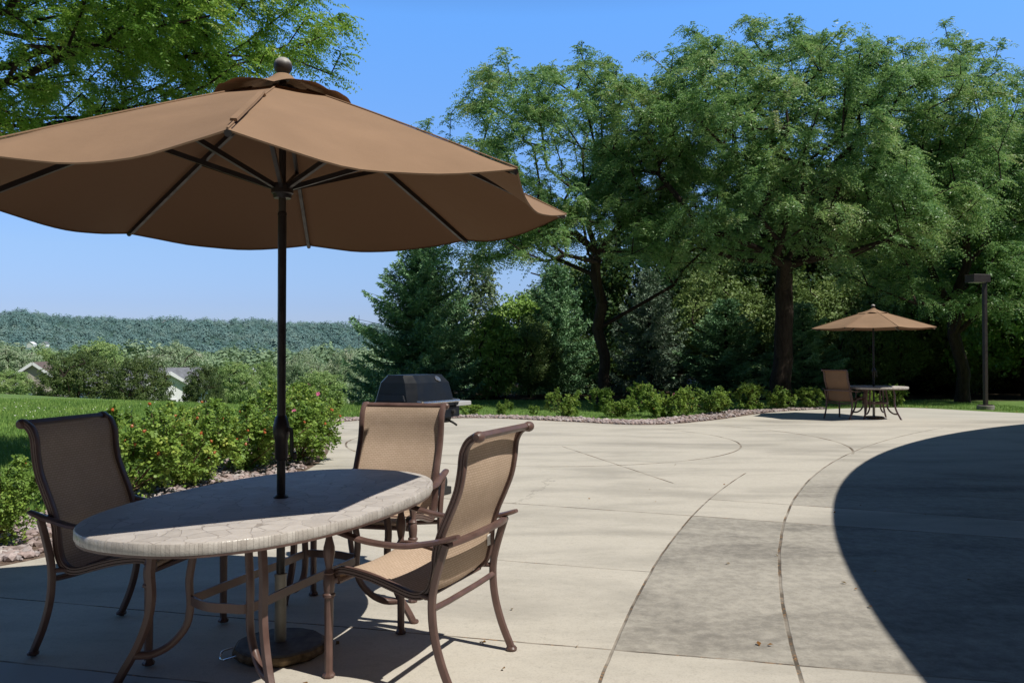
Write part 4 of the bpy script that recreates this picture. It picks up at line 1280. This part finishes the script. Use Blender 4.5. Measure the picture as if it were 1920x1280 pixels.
plant('understory_shrub', 'dark leafy shrub beneath the multi-stemmed tree', 'shrub', db2, (.6, 27.2, 0), 2, (.45, .45, .5))

# ------------------------------------------------------------------ near tree overhanging from the left
locust('honey_locust', 'near honey locust whose fern-like branches hang in from the upper left', 'tree', (-9.2, 9.6, 0), (-9.0, 9.6, 3.4), .13,
       [((-6.6, 9.7, 5.6), (3.2, 2.2, 1.75)), ((-4.2, 9.5, 5.7), (2.0, 1.7, 1.1)), ((-3.1, 9.3, 5.1), (1.35, 1.0, .65)), ((-7.2, 9.4, 4.3), (1.9, 1.4, .6))], 71, 1100, 17, .06, .018, .26, 10, M['locust_near'], .55, .3, -.42, None, hs=.8)

# ------------------------------------------------------------------ left middle distance
def tz(x, y): return terrain(x, y)
mp = broadleaf_meshes('maple', 81, 6.4, 2.85, 2.85, 2.85, 3.3, 800, 46, .13, M['maple'], .2, .36, bot=.1)
ml = broadleaf_meshes('maple_light', 82, 7, 2.7, 2.7, 3.0, 3.8, 620, 48, .14, M['maple_light'], .2, .42, bot=.3)
sv = broadleaf_meshes('silver', 83, 8, 3.2, 3.2, 3.3, 4.4, 620, 50, .16, M['silver'], .22, .5, bot=.5)
def at(u, D): return (u - 960) / F_ * D
def ftree(name, label, u, D, vtop, wpx, ms, mh, mw, rz=0, group=None):
    x = at(u, D); zt = H_ + (665 - vtop) * D / F_
    zb = tz(x, D) - (2.2 if ms is mp else 1.0)
    s = (zt - zb) / mh; w = wpx * D / F_ / mw
    plant(name, label, 'tree', ms, (x, D, zb), rz, (w, w, s))
ftree('maple_tree', 'round dark green maple, left of the pair beyond the lawn', 148, 58, 655, 148, mp, 6.4, 6.2, 0)
ftree('maple_tree', 'round dark green maple, right of the pair beyond the lawn', 266, 57, 664, 118, mp, 6.4, 6.2, 2)
ftree('maple_tree', 'lighter maple rising behind the pair of dark maples', 186, 72, 632, 110, ml, 7.1, 6, 1)
ftree('silver_maple', 'pale silvery tree above the grey-roofed house', 325, 95, 640, 140, sv, 8, 7, 0)
ftree('silver_maple', 'pale silvery tree at the far left edge above the beige house', 18, 92, 640, 110, sv, 8, 7, 2)
ftree('broadleaf_tree', 'light green tree between the left edge and the dark maples', 85, 98, 648, 60, ml, 7.1, 6, 4)
ftree('broadleaf_tree', 'small dense green tree hiding the right half of the grey-roofed house', 383, 60, 680, 84, mp, 6.4, 6.2, 4)
ftree('broadleaf_tree', 'light bushy tree right of the grey-roofed house', 440, 70, 672, 90, ml, 7.1, 6, 2.5)
ftree('broadleaf_tree', 'light green tree just left of the umbrella pole', 497, 82, 672, 70, ml, 7.1, 6, 5)
ftree('silver_maple', 'greyish willow-like tree right of the umbrella pole', 565, 88, 655, 80, sv, 8, 7, 4)
ftree('broadleaf_tree', 'green bushy tree over the hedge right of the pole', 600, 55, 690, 110, ml, 7.1, 6, 3.3)
ftree('silver_maple', 'pale willow-like tree beside the lone spruce', 645, 90, 650, 80, sv, 8, 7, 5.2)
ftree('broadleaf_tree', 'leafy tree hiding the foot of the beige house at the left edge', 20, 66, 690, 80, ml, 7.1, 6, 1.4)

def house(name, label, x, y, z, hw, depth, wall_h, rise, wallm, roofm, rz=0, wins=(), wing=None):
    # gable end facing the viewer, ridge running away
    t = thing(name, label, 'house', (x, y, z), rz)
    mb = MB()
    front = [(-hw, 0, 0), (hw, 0, 0), (hw, 0, wall_h), (0, 0, wall_h + rise), (-hw, 0, wall_h)]
    mb.loft([front, [(a, depth, c) for a, _, c in front]])
    mb.build('wall', wallm, t, 0)
    mb = MB()
    ov = .35; th = .16
    for s in (-1, 1):
        e = (s * (hw + ov), wall_h - rise * ov / hw)
        sec = [(0, wall_h + rise + .02), (0, wall_h + rise + .02 + th), (e[0], e[1] + .02 + th), (e[0], e[1] + .02)]
        mb.loft([[(a, -ov, c) for a, c in sec], [(a, depth + ov, c) for a, c in sec]])
    rf = mb.build('roof', roofm, t, 0)
    mb = MB()
    for s in (-1, 1):
        mb.sweep([(0, -ov - .03, wall_h + rise + .06), (s * (hw + ov), -ov - .03, wall_h - rise * ov / hw + .06)], [(-.03, -.13), (.03, -.13), (.03, .13), (-.03, .13)], up=(0, 1, 0) if False else (0, 0, 1))
    mb.build('bargeboard', M['trim'], rf, 0)
    for wx, wz, ww, wh in wins:
        mb = MB(); mb.box((wx, -.03, wz), (ww + .16, .06, wh + .16)); w = mb.build('window', M['trim'], t, 0)
        mb = MB(); mb.box((wx, -.065, wz), (ww, .02, wh)); mb.build('pane', M['glass'], w, 0)
    return t
# house with the grey roof
hx, hy = at(316, 70), 70
h1 = house('gabled_house', 'white house with a grey shingle roof, half hidden by round maples', hx, hy, -5.3, 1.75, 6, 4.05, 1.05, M['siding_white'], M['roof_grey'], R(40), [(-.1, 2.6, .35, .5), (.45, 2.6, .35, .5)])
mb = MB()
sec = [(-.0, 6.0), (4.4, 4.0), (4.4, 3.8), (-.0, 5.8)]
mb.loft([[(-6, 1.2 + a, c - .3) for a, c in ((0, 4.1), (2.6, 5.85), (5.2, 4.1), (5.2, 3.9), (2.6, 5.65), (0, 3.9))], [(4.2, 1.2 + a, c - .3) for a, c in ((0, 4.1), (2.6, 5.85), (5.2, 4.1), (5.2, 3.9), (2.6, 5.65), (0, 3.9))]])
mb.build('main_roof', M['roof_grey'], h1, 0)
mb = MB(); mb.box((-.9, 4.0, 1.75), (9.8, 4.4, 3.5)); mb.build('main_wall', M['siding_white'], h1, 0)
mb = MB(); mb.loft([[(.0, 1.6, 4.75), (1.5, 1.6, 4.75), (.75, 1.6, 5.25)], [(.0, 3.6, 4.75), (1.5, 3.6, 4.75), (.75, 3.6, 5.25)]]); mb.build('dormer', M['trim'], h1, 0)
house('gabled_house', 'beige house with a brown roof at the far left beyond the lawn', at(62, 80), 80, -4.2, 2.3, 7, 3.0, 1.7, M['siding_beige'], M['roof_brown'], R(20), [])
house('garage', 'small white garage left of the beige house', at(41, 78), 78, -4.1, .62, 4, 2.4, .45, M['siding_white'], M['roof_brown'], R(20), [])
house('gabled_house', 'small white gable showing between bushes left of the umbrella pole', at(471, 84), 84, -5.5, .42, 5, 4.5, .95, M['siding_white'], M['trim'], R(15), [])

# ------------------------------------------------------------------ valley woods and far hills
def valley():
    rng = np.random.default_rng(91)
    Qs = []; rs = []
    for k in range(520):
        D = 150 * (5.3 ** rng.random())
        u = rng.uniform(-560, 900)
        x = at(u, D) ; z = tz(x, D)
        vt = rng.normal(662, 8) if D > 250 else rng.normal(672, 8)
        top = min(H_ + (665 - vt) * D / F_, z + 26)
        h = max(top - z, 7); r = h * rng.uniform(.3, .45)
        n = 620
        d = unit(rng.normal(0, 1, (n, 3)))
        kk = 1 + .25 * np.sin(d[:, :1] * 5 + k) * np.cos(d[:, 1:2] * 4 + k)
        C = np.array([x, D, z + h * .58]) + d * np.array([r, r, h * .42]) * kk * rng.uniform(.75, 1, (n, 1))
        Qs.append(leafquads(rng, C, d * 1.2 + np.array([0, 0, .3]), r * .2, .5, .8)); rs.append(np.clip(rng.random() * .6 + rng.random(n) * .4, 0, 1))
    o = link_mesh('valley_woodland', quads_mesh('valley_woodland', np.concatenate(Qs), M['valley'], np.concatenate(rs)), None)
    tag(o, 'hazy belt of pale green woodland on the valley floor below the hills', 'woodland', kind='stuff')
valley()

def hill_prof(u):
    # skyline row in the photo's own pixel scale, converted to height at the ridge distance
    pts = [(-800, 600), (-300, 592), (0, 589), (60, 590), (150, 597), (300, 601), (450, 605), (560, 608), (700, 612), (900, 622), (1300, 640), (2400, 655)]
    for (a, b), (c, d) in zip(pts[:-1], pts[1:]):
        if a <= u <= c: return b + (d - b) * (u - a) / (c - a)
    return 655
def hill_pt(u, t, dz=0):
    D = 950 + 1350 * t
    zr = H_ + (665 - hill_prof(u)) * 2300 / F_
    s = t * t * (3 - 2 * t)
    x = at(u, D)
    z = -16 + (zr - 6 + 16) * (.35 * t + .65 * s) + 6 * noise.noise(Vector((u * .012, t * 5, 0))) + 7 * noise.noise(Vector((u * .045, t * 4, 7))) + 7 * noise.noise(Vector((u * .014, 3, 9))) * t
    return np.array([x, D, z + dz])
def hills():
    mb = MB()
    us = list(range(-800, 2401, 40)); ts = [k / 24 for k in range(25)]
    mb.grid([[hill_pt(u, t) for u in us] for t in ts])
    o = mb.build('hills', M['lawn_hill'], smooth=60)
    tag(o, kind='structure')
    rng = np.random.default_rng(95)
    Qs = []; C = []
    for k in range(8300):
        u = rng.uniform(-480, 960); t = rng.random() ** 1.1
        p = hill_pt(u, t)
        r = 3.4 + 7.5 * rng.random() ** 3 + 1.5 * t
        n = 56
        d = unit(rng.normal(0, 1, (n, 3)) * np.array([1, 1, .9]) + np.array([0, -.25, .35]))
        kk = rng.uniform(.55, 1.05, (n, 1))
        c = p + np.array([0, 0, r * .5]) + d * np.array([r, r, r * rng.uniform(.8, 1.4)]) * kk
        Qs.append(leafquads(rng, c, d * .7 + np.array([.25, -.15, .45]), r * .38, .15, .8))
        patch = .5 + .8 * noise.noise(Vector((p[0] * .006, p[1] * .006, 3.7)))
        C.append(np.clip(.5 * patch + .65 * (rng.random() - .5) + .15 * rng.random(n) + .12, 0, 1))
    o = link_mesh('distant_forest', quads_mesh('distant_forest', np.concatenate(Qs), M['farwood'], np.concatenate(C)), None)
    tag(o, 'hazy blue-green forest covering the distant hills', 'forest', kind='stuff')
M['lawn_hill'] = mat_plain('hill_ground', (.06, .11, .09), .95, 0, 0, var=.2, scale=.02)
hills()
def far_house(label, u, v, D, w, wallm, roofm):
    p = hill_pt(u, (D - 950) / 1350)
    z = H_ + (665 - v) * D / F_
    house('hill_house', label, at(u, D), D, z - w * .5, w * .5, w, w * .6, w * .35, wallm, roofm, 0, [])
far_house('tiny white house high on the distant wooded hill', 306, 606, 2080, 14, M['trim'], M['roof_brown'])
far_house('tiny white barn at the foot of the distant hill, leftmost', 56, 646, 900, 7, M['trim'], M['trim'])
far_house('tiny pale house at the foot of the distant hill, right of the barn', 82, 645, 930, 6, M['trim'], M['roof_grey'])
mast = thing('radio_mast', 'thin mast standing above the hills beside the lone spruce', 'mast', (at(673, 700), 700, -16))
mb = MB(); mb.sweep([(0, 0, 0), (0, 0, 51)], circ(6, .35), scales=[1, .6]); mb.build('mast_pole', M['lamp_bronze'], mast)
mb = MB(); mb.box((0, 0, 47), (2.2, .25, .25)); mb.box((0, 0, 42), (1.6, .25, .25)); mb.build('antenna', M['lamp_bronze'], mast, 0)

# ------------------------------------------------------------------ grass and litter
def inside_edge(x, y):
    # true if on the patio or in the bed
    P = [(p[0], p[1]) for p in bed_outer] + [(22, -14), (-9, -14)]
    c = False; n = len(P)
    for i in range(n):
        x1, y1 = P[i]; x2, y2 = P[i - 1]
        if (y1 > y) != (y2 > y) and x < (x2 - x1) * (y - y1) / (y2 - y1) + x1: c = not c
    return c
def grass():
    rng = np.random.default_rng(5)
    B = []
    def scatter(n, x0, x1, y0, y1, near, hk=1.0):
        xs = rng.uniform(x0, x1, n); ys = y0 + (y1 - y0) * rng.random(n) ** near
        for x, y in zip(xs, ys):
            u = 960 + x * F_ / y
            if u < -60 or u > 1980: continue
            if inside_edge(x, y): continue
            B.append((x, y, terrain(x, y), (.8 + y * .035) * hk))
    scatter(200000, -16, -3.3, 5.8, 25, 1.4)
    scatter(60000, -4.5, 13.5, 17, 25, 1, .5)
    B = np.array(B); m = len(B)
    h = rng.uniform(.035, .075, m) * B[:, 3]; w = .007 * B[:, 3]
    a = rng.random(m) * TAU
    ln = rng.normal(0, .35, (m, 2)) * h[:, None]
    p = B[:, :3]
    s = np.stack([np.cos(a), np.sin(a), np.zeros(m)], 1) * w[:, None]
    tip = p + np.stack([ln[:, 0], ln[:, 1], h], 1)
    Q = np.stack([p - s, p + s, tip], 1)
    o = link_mesh('grass', quads_mesh('grass', Q, M['grass'], rng.random(m)), None)
    tag(o, 'short green lawn grass around the patio', 'grass', kind='stuff')
    # clover flowers
    C = []
    for _ in range(260):
        x = rng.normal(-12.5, 2.0); y = rng.normal(19.5, 1.6)
        if inside_edge(x, y): continue
        C.append((x, y, terrain(x, y) + .08))
    C = np.array(C)
    o = link_mesh('clover_flowers', quads_mesh('clover_flowers', leafquads(rng, C, np.tile([0, 0, 1.0], (len(C), 1)), .032), M['clover'], rng.random(len(C))), None)
    tag(o, 'scatter of small white clover flowers in the lawn at the left', 'clover', kind='stuff')
    # dry leaves on the far right grass edge and a few strays on the slab
    L = []
    for _ in range(900):
        k = rng.integers(0, len(edge_pts) - 1); p = np.array(edge_pts[k][:2])
        if p[0] < 8.3: continue
        q = np.array(bed_outer[k])
        c = p + (q - p) * rng.uniform(-.1, .7) + rng.normal(0, .12, 2)
        L.append((c[0], c[1], .035))
    for _ in range(46):
        y = 3.2 + 9 * rng.random() ** 1.6; x = rng.uniform(-.6, .6) * y
        if x < -1: continue
        L.append((x, y, .02))
    L = np.array(L)
    Q = leafquads(rng, L, np.tile([0, 0, 1.0], (len(L), 1)), .03, .35)
    o = link_mesh('fallen_leaves', quads_mesh('fallen_leaves', Q, M['deadleaf'], rng.random(len(L))), None)
    tag(o, 'dry orange leaves scattered on the grass edge and the slab', 'leaves', kind='stuff')
grass()

# ------------------------------------------------------------------ light, sky, camera
el = math.asin(SUN[2]); az = math.atan2(SUN[0], SUN[1])     # clockwise from +Y
w = bpy.data.worlds.new('World'); scene.world = w; w.use_nodes = True
nt = w.node_tree; nt.nodes.clear()
sky = nt.nodes.new('ShaderNodeTexSky'); sky.sky_type = 'NISHITA'; sky.sun_disc = False
sky.sun_elevation = el; sky.sun_rotation = az
sky.altitude = 300; sky.air_density = 1.0; sky.dust_density = .35; sky.ozone_density = 2.6
bg = nt.nodes.new('ShaderNodeBackground'); bg.inputs[1].default_value = .125
wo = nt.nodes.new('ShaderNodeOutputWorld')
tc = nt.nodes.new('ShaderNodeTexCoord'); sx = nt.nodes.new('ShaderNodeSeparateXYZ'); nt.links.new(tc.outputs['Generated'], sx.inputs[0])
rp_ = nt.nodes.new('ShaderNodeValToRGB'); el_ = rp_.color_ramp.elements
stops = [(0, (.5, .56, .93)), (.058, (.6, .67, 1.0)), (.118, (.79, .88, 1.12)), (.25, (.92, 1.22, 1.6)), (.38, (1.0, 1.6, 2.14)), (.5, (.65, .85, 1.0)), (.7, (.36, .44, .51)), (1, (.27, .32, .37))]
while len(el_) < len(stops): el_.new(.5)
for e_, (p_, c_) in zip(el_, stops):
    e_.position = p_; e_.color = tuple(x / 2.5 for x in c_) + (1,)
nt.links.new(sx.outputs[2], rp_.inputs[0])
mm = nt.nodes.new('ShaderNodeMix'); mm.data_type = 'RGBA'; mm.blend_type = 'MULTIPLY'; mm.inputs['Factor'].default_value = 1
nt.links.new(sky.outputs[0], mm.inputs[6]); 
fb = nt.nodes.new('ShaderNodeMapRange'); fb.interpolation_type = 'SMOOTHSTEP'; nt.links.new(sx.outputs[1], fb.inputs[0])
fb.inputs[1].default_value = -.6; fb.inputs[2].default_value = .35; fb.inputs[3].default_value = .3; fb.inputs[4].default_value = 1
m3 = nt.nodes.new('ShaderNodeVectorMath'); m3.operation = 'SCALE'; nt.links.new(rp_.outputs[0], m3.inputs[0]); nt.links.new(fb.outputs[0], m3.inputs['Scale'])
nt.links.new(m3.outputs[0], mm.inputs[7])
m2 = nt.nodes.new('ShaderNodeVectorMath'); m2.operation = 'SCALE'; m2.inputs['Scale'].default_value = 2.5
nt.links.new(mm.outputs[2], m2.inputs[0]); nt.links.new(m2.outputs[0], bg.inputs[0]); nt.links.new(bg.outputs[0], wo.inputs[0])
sl = bpy.data.lights.new('sun', 'SUN'); sl.energy = 4.8; sl.angle = R(.5); sl.color = (1, .95, .86)
so = bpy.data.objects.new('sun', sl); col.objects.link(so)
so.rotation_euler = Vector(SUN).to_track_quat('Z', 'Y').to_euler()
so.location = (6, -4, 14)

cam = bpy.data.cameras.new('camera'); co = bpy.data.objects.new('camera', cam); col.objects.link(co)
cam.sensor_width = 36; cam.lens = F_ / 1920 * 36
cam.clip_start = .05; cam.clip_end = 9000
co.location = (0, 0, H_ + .012)
co.rotation_euler = (R(90) + math.atan(25 / F_), 0, 0)
scene.camera = co
scene.view_settings.view_transform = 'Standard'; scene.view_settings.look = 'None'
scene.view_settings.exposure = 0; scene.view_settings.gamma = 1
scene.cycles.max_bounces = 7; scene.cycles.diffuse_bounces = 3; scene.cycles.glossy_bounces = 3; scene.cycles.transmission_bounces = 4
scene.cycles.sample_clamp_indirect = 6
